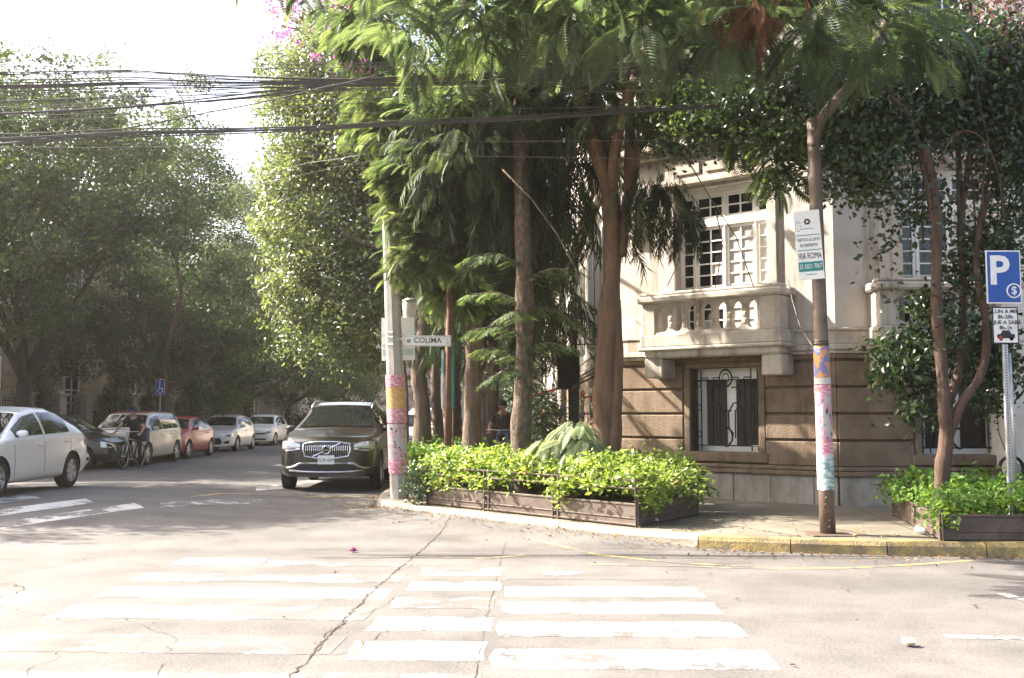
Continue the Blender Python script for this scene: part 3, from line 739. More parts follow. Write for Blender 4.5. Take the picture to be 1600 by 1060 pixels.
def needle_template(n=26, droop=0.5, length=0.42, wid=0.035, hang=0.75):
    """branchlet along +x with long needles hanging from it"""
    V, F = [], []; g = np.random.default_rng(3)
    def mid(s): return np.array([s, 0, -droop * s * s])
    for i in range(4):
        a, b = mid(i / 4), mid((i + 1) / 4); k = len(V)
        V += [a + [0, .012, 0], a - [0, .012, 0], b - [0, .008, 0], b + [0, .008, 0]]; F += [(k, k + 1, k + 2), (k, k + 2, k + 3)]
    for i in range(n):
        s = .06 + .94 * i / (n - 1); sg = 1 if i % 2 else -1
        a = mid(s); d = np.array([.5 + g.normal() * .1, sg * (.55 + g.normal() * .1) * (1 - hang * .6), -hang + g.normal() * .15]); d /= np.linalg.norm(d)
        L = length * g.uniform(.7, 1.2); w = np.cross(d, [.3, .2, 1]); w /= np.linalg.norm(w); k = len(V)
        V += [a, a + d * L * .4 + w * wid / 2, a + d * L + [0, 0, -.15 * L], a + d * L * .4 - w * wid / 2]; F += [(k, k + 1, k + 2), (k, k + 2, k + 3)]
    return np.array(V), np.array(F)

def place_templates(tmpl, P, X, S, tint, g, roll=0.5):
    """instances of a template with its +x axis along X"""
    V0, F0 = tmpl; n = len(P); X = unit(X)
    up = np.tile([[0, 0, 1.0]], (n, 1)) + g.normal(size=(n, 3)) * roll * .5
    Y = unit(np.cross(up, X)); Z = np.cross(X, Y)
    Rm = np.stack([X, Y, Z], 2) * S[:, None, None]
    V = np.einsum('nij,kj->nki', Rm, V0) + P[:, None, :]
    F = (F0[None] + (np.arange(n) * len(V0))[:, None, None]).reshape(-1, 3)
    return V.reshape(-1, 3), F, np.repeat(tint, len(V0))

def frond_crown(name, mat, parent, tmpl, ells, n, size, seed, shell=0.5, keep=None, outward=1.0, down=-0.15, prune=True):
    g = np.random.default_rng(seed); E = np.array(ells, float); vol = E[:, 3] * E[:, 4] * E[:, 5]
    idx = g.choice(len(E), n, p=vol / vol.sum()); d = unit(g.normal(size=(n, 3))); r = shell + (1 - shell) * g.random((n, 1)) ** .7
    P = E[idx, :3] + d * r * E[idx, 3:6]
    if keep is not None: k = keep(P); P, d = P[k], d[k]; n = len(P)
    X = d * outward + g.normal(size=(n, 3)) * .55; X[:, 2] = X[:, 2] * .45 + down; X = unit(X); S = size * g.uniform(.6, 1.25, n)
    if parent is not None and prune:
        k = sun_prune(P) & sun_prune(P + X * S[:, None] * .5) & sun_prune(P + X * S[:, None] + [0, 0, -.15]); P, X, S = P[k], X[k], S[k]; n = len(P)
    V, F, T = place_templates(tmpl, P, X, S, g.random(n), g)
    return np_mesh(name, V, F, mat, parent, T)

def bend(a, b, n=6, j=0.1, seed=0, sag=0.0):
    r = random.Random(seed); a, b = Vector(a), Vector(b); L = (b - a).length; out = []
    for i in range(n + 1):
        t = i / n; p = a.lerp(b, t); k = math.sin(math.pi * t)
        out.append(p + Vector((r.gauss(0, j), r.gauss(0, j), r.gauss(0, j * .5) + sag * k)) * (k * L * .5 if 0 < i < n else 0))
    return out

def limbs(name, mat, parent, paths, n=9):
    """paths: (points, r0, r1)"""
    m = MB()
    for pts, r0, r1 in paths:
        pts = chaikin3(pts, 2) if len(pts) < 12 else pts
        k = len(pts); base_ = pts[0].length < .01 and r0 > .09
        m.tube(pts, [lerp(r0, r1, (i / (k - 1)) ** .8) * (1 + (.55 * math.exp(-pts[i].z / .22) if base_ else 0)) * (1 + .05 * math.sin(i * 5.3 + r0 * 90)) * (1 + .07 * math.sin(i * 2.1)) for i in range(k)], n)
    return m.build(name, mat, parent, smooth=True)

lm_ficus = leafmat('glossy_ficus_leaf', (0.095, 0.125, 0.055), (0.21, 0.25, 0.12), 0.45, 0.25, 1.0)
lm_dark = leafmat('dark_street_tree_leaf', (0.030, 0.055, 0.015), (0.080, 0.122, 0.030), 0.38, 0.45, 0.5)
lm_far = leafmat('far_tree_leaf', (0.055, 0.075, 0.032), (0.11, 0.14, 0.058), 0.45, 0.5, 0.4)
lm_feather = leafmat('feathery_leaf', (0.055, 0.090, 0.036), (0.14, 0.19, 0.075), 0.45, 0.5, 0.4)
lm_jac = leafmat('jacaranda_leaf', (0.058, 0.092, 0.050), (0.130, 0.170, 0.085), 0.50, 0.5, 0.4)
lm_dry = leafmat('dry_reddish_leaf', (0.13, 0.055, 0.030), (0.22, 0.10, 0.055), 0.3, 0.6, 0.2)
lm_needle = leafmat('dark_needle', (0.022, 0.036, 0.018), (0.055, 0.075, 0.032), 0.30, 0.6, 0.2)
lm_hedge = leafmat('bright_hedge_leaf', (0.15, 0.23, 0.04), (0.40, 0.47, 0.12), 0.44, 0.40, 0.5, dead=(.30, .22, .07))
lm_hedge2 = leafmat('green_hedge_leaf', (0.09, 0.19, 0.028), (0.20, 0.31, 0.055), 0.42, 0.40, 0.5, dead=(.26, .20, .06))
lm_ivy = leafmat('dark_ivy_leaf', (0.030, 0.060, 0.028), (0.075, 0.12, 0.060), 0.25, 0.4, 0.5)
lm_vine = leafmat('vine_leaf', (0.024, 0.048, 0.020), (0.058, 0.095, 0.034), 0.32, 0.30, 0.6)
lm_pink = leafmat('pink_blossom', (0.55, 0.14, 0.38), (0.72, 0.32, 0.58), 0.45, 0.6, 0.2, (1.2, .9, 1.2))
lm_mauve = leafmat('mauve_vine_bract', (0.10, 0.055, 0.050), (0.19, 0.11, 0.10), 0.35, 0.6, 0.2, (1.2, .9, 1.0))
lm_lit = leafmat('fallen_leaf', (0.12, 0.06, 0.025), (0.36, 0.20, 0.07), 0.2, 0.7, 0.2)
FROND = frond_template(); FROND_N = frond_template(15, .055, .42, .36); NEEDLE = needle_template(); SPRAY = needle_template(34, .25, .30, .03, .28)

def tree(name, label, loc, group=None): return empty(name, loc, 0, label, 'tree', group)
def rel(o, pts): return [Vector(p) - o.location for p in pts]

# -- jacaranda standing in the bright hedge, reddish trunk
jl = Vector((1.38, 14.8, 0.15))
jac = tree('jacaranda_tree', 'reddish smooth trunked tree forking above the bright hedge, feathery leaves overhead', jl)
def A(px, py, Y): return at(px, py, Y) - jl
paths = [([(0, 0, 0), A(945, 690, 14.8), A(942, 620, 14.8), A(946, 540, 14.8), A(957, 430, 14.8), A(956, 330, 14.8), A(950, 270, 14.8)], .185, .125),
         ([A(968, 400, 14.8), A(984, 300, 14.8), A(1000, 210, 14.8), A(1040, 180, 14.6), A(1090, 150, 14.3)], .10, .05),
         ([A(984, 300, 14.8), A(986, 200, 14.8), A(975, 90, 14.8), A(985, -40, 14.6)], .11, .06),
         ([A(953, 300, 14.8), A(915, 190, 14.6), A(895, 110, 14.2), A(860, 20, 13.6)], .14, .06),
         ([A(950, 270, 14.8), A(935, 170, 15.0), A(920, 70, 15.2), A(900, -60, 15.4)], .13, .06),
         ([A(955, 300, 14.8), A(965, 200, 14.3), A(1000, 100, 13.6), A(1030, 20, 12.6), A(1060, -40, 11.6)], .10, .05),
         ([A(1000, 210, 14.8), A(1060, 60, 14.0), A(1150, -20, 13.0)], .07, .04),
         ([A(895, 110, 14.2), A(820, 60, 13.0), A(760, 10, 12.0)], .07, .03),
         ([A(958, 720, 14.75), A(962, 640, 14.75), A(965, 560, 14.8), A(962, 470, 14.8)], .12, .08)]
limbs('trunk', m_barkr, jac, paths, 10)
def E3(px, py, Y, rx, ry, rz): p = at(px, py, Y); return (p.x, p.y, p.z, rx, ry, rz)
ells = [E3(820, 20, 11.5, 1.0, 1.0, .45), E3(950, 15, 10.6, 1.0, .9, .42), E3(1080, 30, 10.2, 1.0, .9, .42), E3(1200, 30, 10.0, 1.0, .8, .42), E3(1330, 45, 10.0, .95, .8, .42), E3(1430, 60, 10.2, .6, .7, .3), E3(1130, -70, 10.4, 2.6, 1.2, .5), E3(880, -60, 11.5, 2.0, 1.4, .5), E3(690, 30, 12.0, 1.1, 1.1, .7), E3(565, 5, 10.9, .8, .5, .32), E3(500, -60, 10.6, .8, .5, .3)]
o = frond_crown('crown', lm_jac, jac, FROND_N, ells, 1080, .50, 21, .35, down=-.25); o.matrix_parent_inverse = jac.matrix_basis.inverted(); o.location = (0, 0, 0)
def worldpart(o, par): o.matrix_parent_inverse = Matrix.Translation(-par.location); return o
worldpart(o, jac)
worldpart(frond_crown('dry_leaf_bunch', lm_dry, jac, FROND_N, [E3(1170, 25, 9.8, .35, .3, .35), E3(1105, 5, 9.9, .25, .2, .2), E3(1240, 10, 9.9, .2, .2, .25)], 46, .30, 22, .1, down=-1.0), jac)
ells = [E3(1000, 130, 14.5, 1.3, 1.2, .9), E3(900, 120, 14.8, 1.2, 1.2, 1.1), E3(1090, 170, 14.0, .8, .8, .5), E3(780, 130, 14.8, 1.2, 1.2, 1.0), E3(1000, 20, 15.2, 2.2, 1.6, 1.0), E3(700, 200, 15.0, 1.0, 1.0, 1.0)]
def jkeep(P):   # the window side stays open
    return ~((P[:, 0] > 1.9) & (P[:, 2] < 5.4))
worldpart(frond_crown('inner_crown', lm_jac, jac, FROND, ells, 2300, .37, 23, .3, keep=jkeep, down=-.3), jac)
worldpart(crown('small_leaf_mass', lm_vine, jac, [E3(960, 110, 15.6, 2.6, 1.0, 1.2), E3(760, 120, 15.6, 1.6, 1.0, 1.6), E3(850, 60, 16.4, 2.2, 1.0, 1.5)], 800, 34, .24, .085, 24)[0], jac)
# light green feathery twigs and fallen branch in the hedge
worldpart(frond_crown('twig', lm_feather, jac, FROND, [E3(1215, 250, 12.6, .22, .3, .35), E3(1165, 215, 13.0, .35, .3, .25)], 60, .42, 25, .1, down=-.5), jac)

# -- araucaria-like conifer: scaly trunk in the hedge, flat fan branches, dark hanging needles above
al = Vector((0.16, 14.6, 0.15))
ara = tree('conifer_tree', 'scaly brown conifer trunk with short fan branches rising from the hedge', al)
def A(px, py, Y): return at(px, py, Y) - al
limbs('trunk', m_barks, ara, [([(0, 0, 0), A(812, 690, 14.6), A(819, 600, 14.6), A(820, 450, 14.6), A(815, 300, 14.6), A(812, 100, 14.6), A(812, -60, 14.6)], .165, .10)], 12)
fans = []
g = np.random.default_rng(31)
fanp = []
for (x0, y0, x1, y1, dy) in ((812, 560, 755, 545, -.3), (815, 520, 740, 515, -.2), (822, 545, 885, 540, -.3), (818, 500, 800, 488, -.9), (822, 480, 900, 500, .2), (812, 470, 735, 460, .1), (820, 440, 890, 420, -.5), (812, 410, 740, 400, -.5), (815, 580, 770, 590, -.6)):
    fanp.append((bend(A(x0, y0, 14.6), A(x1, y1, 14.6 + dy), 5, .02, x0, .2), .022, .008))
limbs('branch', m_barks, ara, fanp, 5)
Pl, Xl = [], []
for pts, _, _ in fanp:
    for k in range(9):
        t = k / 8 * 4.99; i = int(t); p = pts[i].lerp(pts[i + 1], t - i); d = (pts[i + 1] - pts[i]).normalized()
        for s in (-1, 1):
            side = Vector((-d.y, d.x, 0)).normalized() * s; Pl.append(p + al); Xl.append(d * .9 + side * .9 + Vector((0, 0, -.25)))
V, F, T = place_templates(SPRAY, np.array([list(p) for p in Pl]), np.array([list(p) for p in Xl]), g.uniform(.20, .34, len(Pl)), g.random(len(Pl)), g)
worldpart(np_mesh('fan_foliage', V, F, lm_feather, ara, T), ara)
ells = [E3(820, 330, 15.6, 1.1, .8, 1.1), E3(760, 260, 15.4, 1.2, .9, 1.0), E3(880, 260, 15.8, .8, .7, 1.2), E3(820, 180, 15.4, 1.5, 1.0, .9), E3(870, 400, 16.4, .6, .5, .9)]
worldpart(frond_crown('needle_crown', lm_needle, ara, NEEDLE, ells, 950, .60, 32, .3, down=-.7), ara)
ells = [E3(1050, 330, 14.3, .45, .4, .25), E3(1015, 290, 14.6, .5, .4, .35), E3(1085, 350, 14.1, .22, .25, .10), E3(985, 350, 15.0, .15, .2, .6)]
worldpart(frond_crown('hanging_needles', lm_needle, jac, NEEDLE, ells, 150, .42, 33, .1, down=-.9), jac)

# -- feathery tree behind the concrete pole: lit sprays reaching left
fl = Vector((-0.75, 19.0, 0.15))
fea = tree('feathery_tree', 'tall straight trunk with light green feathery sprays beside the street sign', fl)
def A(px, py, Y): return at(px, py, Y) - fl
limbs('trunk', m_bark, fea, [([(0, 0, 0), A(738, 640, 19), A(740, 520, 19), A(741, 400, 19), A(735, 200, 19), A(728, 0, 18.8), A(720, -100, 18.8)], .20, .11),
    ([A(740, 420, 19), A(700, 330, 18.4), A(640, 300, 17.6)], .06, .02), ([A(738, 300, 19), A(690, 200, 18), A(620, 150, 17)], .06, .02), ([A(520, 30, 17.4), A(560, 100, 17.4), A(595, 155, 17.2)], .035, .03)], 10)
ells = [E3(640, 370, 15.7, .45, .4, .40), E3(670, 330, 15.6, .6, .4, .35), E3(620, 420, 15.7, .25, .3, .18), E3(680, 420, 15.8, .5, .4, .3), E3(640, 270, 15.8, .5, .4, .4), E3(690, 370, 17.4, .85, .7, .75), E3(650, 400, 17.2, .55, .5, .45), E3(720, 450, 17.8, .7, .6, .5), E3(700, 280, 17.4, .9, .8, .6), E3(640, 190, 17.0, .9, .8, .5), E3(590, 160, 17.0, .5, .5, .25), E3(720, 130, 17.4, 1.3, 1.0, 1.1), E3(600, 50, 17.0, .9, .8, .9), E3(570, 200, 17.2, .4, .4, .2)]
worldpart(frond_crown('crown', lm_feather, fea, FROND, ells, 4600, .38, 41, .35, down=-.35), fea)
lm_lit_f = leafmat('feathery_leaf_lit', (0.085, 0.115, 0.050), (0.17, 0.205, 0.095), 0.40, 0.5, 0.4)  # lighter copy of the feathery leaf, sunlight put into its colour
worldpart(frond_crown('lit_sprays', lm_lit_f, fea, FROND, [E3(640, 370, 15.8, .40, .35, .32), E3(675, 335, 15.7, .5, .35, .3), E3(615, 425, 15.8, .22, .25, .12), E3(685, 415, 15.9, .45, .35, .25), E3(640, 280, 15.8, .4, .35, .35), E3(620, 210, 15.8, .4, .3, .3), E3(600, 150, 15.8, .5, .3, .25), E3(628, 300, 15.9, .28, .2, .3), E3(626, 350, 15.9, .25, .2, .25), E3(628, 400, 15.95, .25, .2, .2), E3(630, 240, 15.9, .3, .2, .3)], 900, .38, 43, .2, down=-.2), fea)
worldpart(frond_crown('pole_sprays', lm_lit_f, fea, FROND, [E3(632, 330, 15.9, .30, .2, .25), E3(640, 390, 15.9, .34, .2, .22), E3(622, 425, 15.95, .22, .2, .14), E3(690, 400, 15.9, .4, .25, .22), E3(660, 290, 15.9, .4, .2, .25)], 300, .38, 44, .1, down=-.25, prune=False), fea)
worldpart(frond_crown('dark_sprays', lm_needle, fea, NEEDLE, [E3(760, 430, 19.5, 1.0, .8, 1.0), E3(700, 500, 19.5, .8, .7, .7), E3(790, 330, 20, 1.2, 1, 1.6), E3(860, 480, 20.5, .8, .8, 1.0)], 650, .6, 42, .2, down=-.6), fea)

# -- slender trunks further along the strip
for k, (px, Y, r, top, lab) in enumerate(((768, 22.5, .17, 9.0, 'dark straight trunk close behind the tall feathery tree'), (690, 24.0, .15, 8.0, 'slanting dark trunk behind the rusty banner pipe'))):
    b = ground(px, 700, .15); b = Vector(((px - 800) / FPX * Y, Y, .15))
    t = tree('slender_tree', lab, b)
    tp = Vector((0.1 - .5 * k, .2, top)); limbs('trunk', m_bark, t, [(bend((0, 0, 0), tp, 8, .02, k), r, r * .5)] + [(bend(tp * f, tp * f + Vector((c, s, 1.2)), 4, .05, 9 + i), .05, .015) for i, (f, c, s) in enumerate(((.55, 1.2, .4), (.65, -1.2, .3), (.75, .5, -1), (.85, -.6, .7)))])
    crown('crown', lm_dark, t, [(0, .5, top * .72, 1.9, 1.9, 1.9), (.3, .6, top, 1.8, 1.6, 1.4)], 300, 32, .30, .11, 50 + k)

# -- bright ficus: curved trunk by the pole, broad sunlit crown over the street
bl = Vector((-1.85, 20.3, .15))
fic = tree('ficus_tree', 'broad glossy sunlit tree with curved mossy trunk behind the concrete pole', bl)
def A(px, py, Y): return at(px, py, Y) - bl
limbs('trunk', m_bark, fic, [([(0, 0, 0), A(661, 640, 20.3), A(655, 600, 20.3), A(652, 570, 20.3), A(660, 530, 20.4), A(664, 480, 20.6), A(650, 400, 21), A(610, 300, 21.5), A(570, 180, 22)], .20, .09),
    ([A(664, 480, 20.6), A(690, 380, 21), A(700, 250, 21.5)], .11, .05), ([A(650, 400, 21), A(560, 380, 21.5), A(480, 330, 22)], .08, .03), ([A(610, 300, 21.5), A(520, 230, 22), A(450, 150, 22.5)], .08, .03), ([A(656, 590, 20.3), A(690, 540, 21.5), A(715, 480, 22)], .08, .05)], 10)
ells = [E3(500, 330, 23, 1.75, 1.7, 1.5), E3(560, 230, 22.5, 1.6, 1.6, 1.6), E3(470, 220, 23, 1.15, 1.3, 1.5), E3(480, 440, 22.5, 1.25, 1.3, 1.1), E3(580, 430, 22.5, 1.2, 1.2, 1.3), E3(540, 120, 23, 1.6, 1.6, 1.3), E3(455, 130, 23.5, .95, 1.1, 1.0), E3(500, 520, 23.5, .9, 1.1, .8), E3(620, 330, 22, 1.0, 1.0, 1.5), E3(580, 540, 23, .7, .7, .6)]
def fkeep(P): return (P[:, 0] / P[:, 1] * FPX + 800) > 392 + 14 * np.sin(P[:, 2] * 5)
o, C = crown('crown', lm_ficus, fic, ells, 620, 104, .25, .125, 61, asp=.5, shell=.66, keep=fkeep); worldpart(o, fic)
# pink bougainvillea climbing through its top
bo = tree('bougainvillea', 'pink blossoming bougainvillea at the top against the white sky', Vector((-2.2, 20.6, .15)))
def B(px, py, Y): return at(px, py, Y) - bo.location
limbs('stem', m_bark, bo, [([(0, 0, 0), (0.05, .1, 1.5), (-.1, 0, 3.0), B(600, 300, 20), B(540, 150, 20), B(480, 50, 20), B(440, 40, 20)], .05, .015)], 6)
worldpart(crown('blossom', lm_pink, bo, [E3(432, 55, 20, .30, .3, .28), E3(468, 50, 20, .25, .3, .25), E3(450, 10, 20, .5, .4, .3), E3(520, 25, 20, .4, .4, .25), E3(500, 90, 20, .15, .2, .15), E3(560, 90, 19.5, .5, .3, .3)], 60, 16, .10, .07, 62, asp=.8)[0], bo)
worldpart(crown('foliage', lm_ficus, bo, [E3(470, 30, 20.2, .55, .4, .35), E3(540, 20, 20.2, .8, .5, .5), E3(620, 10, 20, .9, .6, .5)], 130, 30, .17, .09, 63)[0], bo)

# -- vine-wrapped multi-stem tree on the right, in the second planter
vl = Vector((5.05, 11.75, .15))
vin = tree('vine_tree', 'many stemmed climbing tree with dark leaves in the right planter', vl)
def A(px, py, Y): return at(px, py, Y) - vl
P = [([(0, 0, 0), A(1470, 740, 11.7), A(1480, 690, 11.65), A(1476, 640, 11.6), A(1474, 600, 11.6), A(1462, 480, 11.6), A(1464, 380, 11.6), A(1462, 300, 11.6), A(1445, 230, 11.5)], .105, .05),
     ([A(1480, 690, 11.65), A(1500, 630, 11.6), A(1535, 590, 11.6), A(1545, 520, 11.7), A(1520, 400, 11.8), A(1545, 300, 11.8)], .07, .035),
     ([A(1476, 650, 11.7), A(1505, 560, 11.9), A(1505, 450, 12), A(1500, 340, 12), A(1520, 220, 12)], .06, .03),
     ([A(1466, 380, 11.6), A(1446, 280, 11.6), A(1425, 180, 11.5), A(1390, 150, 11.2)], .045, .02),
     ([A(1500, 400, 12), A(1495, 200, 12), A(1480, 60, 12)], .03, .015), ([A(1520, 400, 11.8), A(1560, 200, 12), A(1570, 40, 12)], .03, .015),
     ([A(1470, 250, 11.4), A(1490, 205, 11.4), A(1530, 205, 11.5), A(1560, 260, 11.6), A(1570, 350, 11.6)], .018, .010)]
for k in range(12):
    x = rnd.uniform(1400, 1590); P.append((bend(A(x, rnd.uniform(300, 420), rnd.uniform(11.6, 12.4)), A(x + rnd.uniform(-30, 50), rnd.uniform(20, 120), rnd.uniform(11.4, 12.4)), 5, .05, k), .014, .008))
limbs('stem', m_barkv, vin, P, 8)
ells = [E3(1420, 560, 12.2, .42, .4, .42), E3(1460, 500, 11.9, .30, .3, .5), E3(1540, 560, 12.2, .40, .4, .7), E3(1440, 640, 12.3, .25, .3, .25), E3(1520, 420, 12.0, .35, .3, .5)]
worldpart(crown('lower_foliage', lm_vine, vin, ells, 260, 17, .15, .10, 71, asp=.55, shell=.2, updir=.2)[0], vin)
ells = [E3(1360, 235, 11.6, .42, .4, .42), E3(1300, 220, 11.6, .35, .35, .3), E3(1420, 200, 11.8, .5, .4, .35), E3(1395, 300, 11.7, .22, .3, .35), E3(1385, 400, 11.7, .12, .15, .35), E3(1230, 215, 12.2, .5, .4, .25), E3(1165, 170, 12.5, .6, .4, .28), E3(1500, 150, 12.0, .8, .5, .8), E3(1580, 250, 12.0, .4, .4, 1.2), E3(1300, 120, 12.0, .9, .5, .32), E3(1440, 330, 11.9, .16, .2, .3), E3(1450, 90, 11.8, .9, .5, .5), E3(1560, 120, 12, .6, .5, .9), E3(1330, 170, 11.8, .6, .4, .35), E3(1560, 400, 12, .25, .3, .6), E3(1125, 200, 13.3, .7, .4, .28), E3(1215, 190, 13, .7, .4, .3), E3(1065, 215, 13.9, .4, .3, .3), E3(1330, 260, 11.8, .4, .3, .4)]
worldpart(crown('upper_foliage', lm_vine, vin, ells, 1480, 20, .19, .09, 72, asp=.6, shell=.2, updir=.1)[0], vin)
lm_vine2 = leafmat('backlit_vine_leaf', (0.050, 0.085, 0.026), (0.12, 0.165, 0.050), 0.5, 0.35, 0.5)  # lighter copy of the vine leaf, backlight put into its colour
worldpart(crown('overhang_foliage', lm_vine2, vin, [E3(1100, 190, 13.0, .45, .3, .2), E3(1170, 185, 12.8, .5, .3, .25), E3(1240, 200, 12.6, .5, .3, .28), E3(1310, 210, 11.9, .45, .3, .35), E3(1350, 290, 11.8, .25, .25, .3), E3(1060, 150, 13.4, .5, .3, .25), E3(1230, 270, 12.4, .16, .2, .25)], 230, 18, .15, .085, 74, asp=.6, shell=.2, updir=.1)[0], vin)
worldpart(crown('mauve_bracts', lm_mauve, vin, [E3(1570, 60, 11.9, .6, .4, .7), E3(1480, 90, 11.9, .5, .4, .4)], 90, 18, .18, .07, 73, asp=.8)[0], vin)

# -- left row of dark street trees (one crown mesh per shape)
def left_tree(x, y, label, h, rad, seed, fork=2.3, mat=lm_dark, n=430, per=118, leaf=.17, bark=m_barkd, group='street trees along the left pavement'):
    t = tree('street_tree', label, Vector((x, y, .15)), group); r = random.Random(seed)
    paths = [(bend((0, 0, 0), (r.uniform(-.2, .2), 0, fork), 4, .03, seed), .27, .20)]; top = paths[0][0][-1]; ell = []
    for k in range(6):
        a = k * 1.05 + r.uniform(-.3, .3); e = Vector((math.cos(a) * rad * .62, math.sin(a) * rad * .62, lerp(fork + 1.6, h - 1.6, r.random())))
        paths.append((bend(top, e, 6, .05, seed + k, -.1), .16, .03)); ell.append((e.x, e.y, e.z, rad * .52, rad * .52, (h - fork) * .27))
    ell.append((0, 0, h * .66, rad * .72, rad * .72, (h - fork) * .33)); ell.append((0, 0, h - 1.6, rad * .5, rad * .5, 1.5))
    limbs('trunk', bark, t, paths, 9)
    crown('crown', mat, t, ell, n, per, .34, leaf, seed, shell=.72)
    return t
left_tree(-14.7, 18.6, 'dark dense tree nearest the left edge above the white sedan', 10.2, 4.4, 81, fork=3.2)
left_tree(-14.3, 29.5, 'dark tree with forked trunk behind the white sedan', 12.4, 4.4, 82)
left_tree(-14.1, 40.5, 'dark tree with pale trunk beside the blue wheelchair sign', 13.4, 4.2, 83, bark=m_bark)
left_tree(-14.0, 52.5, 'spreading V shaped tree behind the white hatchback', 14.5, 4.6, 84, fork=2.1, mat=lm_far)
left_tree(-13.8, 62.0, 'leaning dark tree above the far parked cars', 8.5, 4.2, 85, fork=1.9)
left_tree(-14.0, 76.0, 'pale green tree at the far end of the left row', 11.0, 5.0, 86, mat=lm_far, leaf=.2, n=420)
for k, (x, y, h, lab) in enumerate(((-1.6, 29.5, 9.5, 'shady tree over the pavement just past the feathery tree'), (-1.5, 38.5, 10, 'shady tree over the cafe awning'), (-1.4, 52, 10, 'distant shady tree on the right pavement past the cafe'), (-1.0, 66, 9, 'farthest shady tree on the right pavement'))):
    left_tree(x, y, lab, h, 3.6, 90 + k, fork=2.2, mat=lm_dark, n=260, per=70, leaf=.18, group='trees along the right pavement')
for k, (x, y, h, lab) in enumerate(((-9.0, 112, 17, 'pale hazy tree closing the view at the street end'), (-19, 108, 16, 'hazy tree left of the street end'), (1, 110, 15, 'hazy tree right of the street end'), (-27, 100, 17, 'distant pale tree beyond the grey building'), (-17.5, 92, 15, 'far rounded tree above the garage'))):
    left_tree(x, y, lab, h, 6.5, 95 + k, fork=3.5, mat=lm_far, n=330, per=44, leaf=.32, group='hazy trees at the far end of the street')
# thin tall eucalyptus beyond the left building
for k, (px, py, Y, lab) in enumerate(((300, 90, 66, 'tall thin wispy tree against the bright sky gap'), (160, 60, 58, 'wispy treetop poking above the dark left trees'))):
    top = at(px, py, Y); b = Vector((top.x - .5, Y, .15)); t = tree('eucalyptus_tree', lab, b); hh = top.z
    limbs('trunk', m_bark, t, [(bend((0, 0, 0), (.5, 0, hh * .86), 9, .03, k), .20, .03)] + [(bend((.3, 0, hh * f), (.3 + c, s, hh * f + 2.2), 5, .08, i + 20), .08, .02) for i, (f, c, s) in enumerate(((.45, 2.4, 0), (.5, -2, 1), (.6, 2.2, -.5), (.68, -1.8, 0), (.76, 1.6, 1), (.84, -1, -1)))], 6)
    crown('crown', lm_far, t, [(.9, 0, hh * .93, .9, .8, .9), (-.6, 0, hh * .84, 1.2, 1, .9), (1.9, 0, hh * .78, 1.2, 1, .9), (3.2, 0, hh * .64, 1.5, 1.5, 1.2), (-1.9, .4, hh * .70, 1.5, 1.4, 1.0), (.6, 0, hh * .58, 1.6, 1.5, 1.2), (4.0, 0, hh * .46, 2.0, 1.5, 1.5), (-2.5, 0, hh * .52, 1.6, 1.4, 1.2)], 190, 34, .45, .24, 120 + k, shell=.2)
# ivy-clad columns and little cypresses in front of the left houses
def ivy_col(x, y, h, r, label, seed):
    t = empty('cypress', (x, y, .15), 0, label, 'cypress', 'dark columnar evergreens by the left fence')
    limbs('trunk', m_barkd, t, [([(0, 0, 0), (0, 0, h * .9)], .09, .02)], 6)
    n = 9; crown('crown', lm_ivy, t, [(0, 0, h * (k + .5) / n, r * (1 - .55 * (k / n) ** 2), r * (1 - .55 * (k / n) ** 2), h / n * .9) for k in range(n)], int(80 * h), 14, .16, .11, seed)
for x, y, h, r, lab in ((-16.2, 34.2, 3.6, .45, 'ivy covered trunk by the cream house window'), (-15.6, 39.2, 5.2, .55, 'tall dark cypress between two pale fence pillars'), (-15.8, 44.5, 6.5, .75, 'widest dark cypress behind the cyclist'), (-15.6, 48.5, 6.0, .60, 'dark cypress just right of the blue wheelchair sign'), (-15.4, 52.5, 3.7, .50, 'small pointed cypress before the white garage wall')):
    ivy_col(x, y, h, r, lab, int(abs(x * 100 + y)))

# ------------------------------------------------------------------ planters
def in_poly(P, poly):
    x, y = P[:, 0], P[:, 1]; ins = np.zeros(len(P), bool); n = len(poly)
    for i in range(n):
        x0, y0 = poly[i]; x1, y1 = poly[(i + 1) % n]
        c = ((y0 > y) != (y1 > y)) & (x < (x1 - x0) * (y - y0) / (y1 - y0 + 1e-12) + x0); ins ^= c
    return ins
def hedge(name, poly, n, z0, z1, mat, seed, label, leaf=.078, over=.17, lump=.10, notch=None):
    g = np.random.default_rng(seed); A_ = np.array(poly); lo, hi = A_.min(0) - over, A_.max(0) + over
    cen = A_.mean(0); big = (A_ - cen); big = cen + big * (1 + over / np.maximum(np.linalg.norm(big, axis=1, keepdims=True), .1))
    nsh = n // 26
    C = np.stack([g.uniform(lo[0], hi[0], nsh * 4), g.uniform(lo[1], hi[1], nsh * 4)], 1); C = C[in_poly(C, big)][:nsh]
    hgt = z1 + lump * np.sin(C[:, 0] * 3.1 + 1) * np.cos(C[:, 1] * 2.7) + g.normal(0, .05, len(C))
    inside = in_poly(C, A_)
    z = np.where(inside, hgt - np.abs(g.normal(0, .10, len(C))), g.uniform(z0 + .02, z1 - .05, len(C)))
    C = np.concatenate([C, z[:, None]], 1)
    if notch is not None: C = C[notch(C)]
    P = (C[:, None, :] + g.normal(size=(len(C), 26, 3)) * np.array([[[.085, .085, .06]]])).reshape(-1, 3); m_ = len(P)
    D = g.normal(size=(m_, 3)) * .6 + [[-.1, -.25, .9]]; t = np.clip(np.repeat(g.random(len(C)), 26) * .5 + g.random(m_) * .5, 0, 1)
    V, F, T = leaves(P, D, leaf * g.uniform(.45, 1.5, m_), t, .55, .2, g)
    o = np_mesh(name, V, F, mat, None, T); return tag(o, label, 'hedge', kind='stuff')
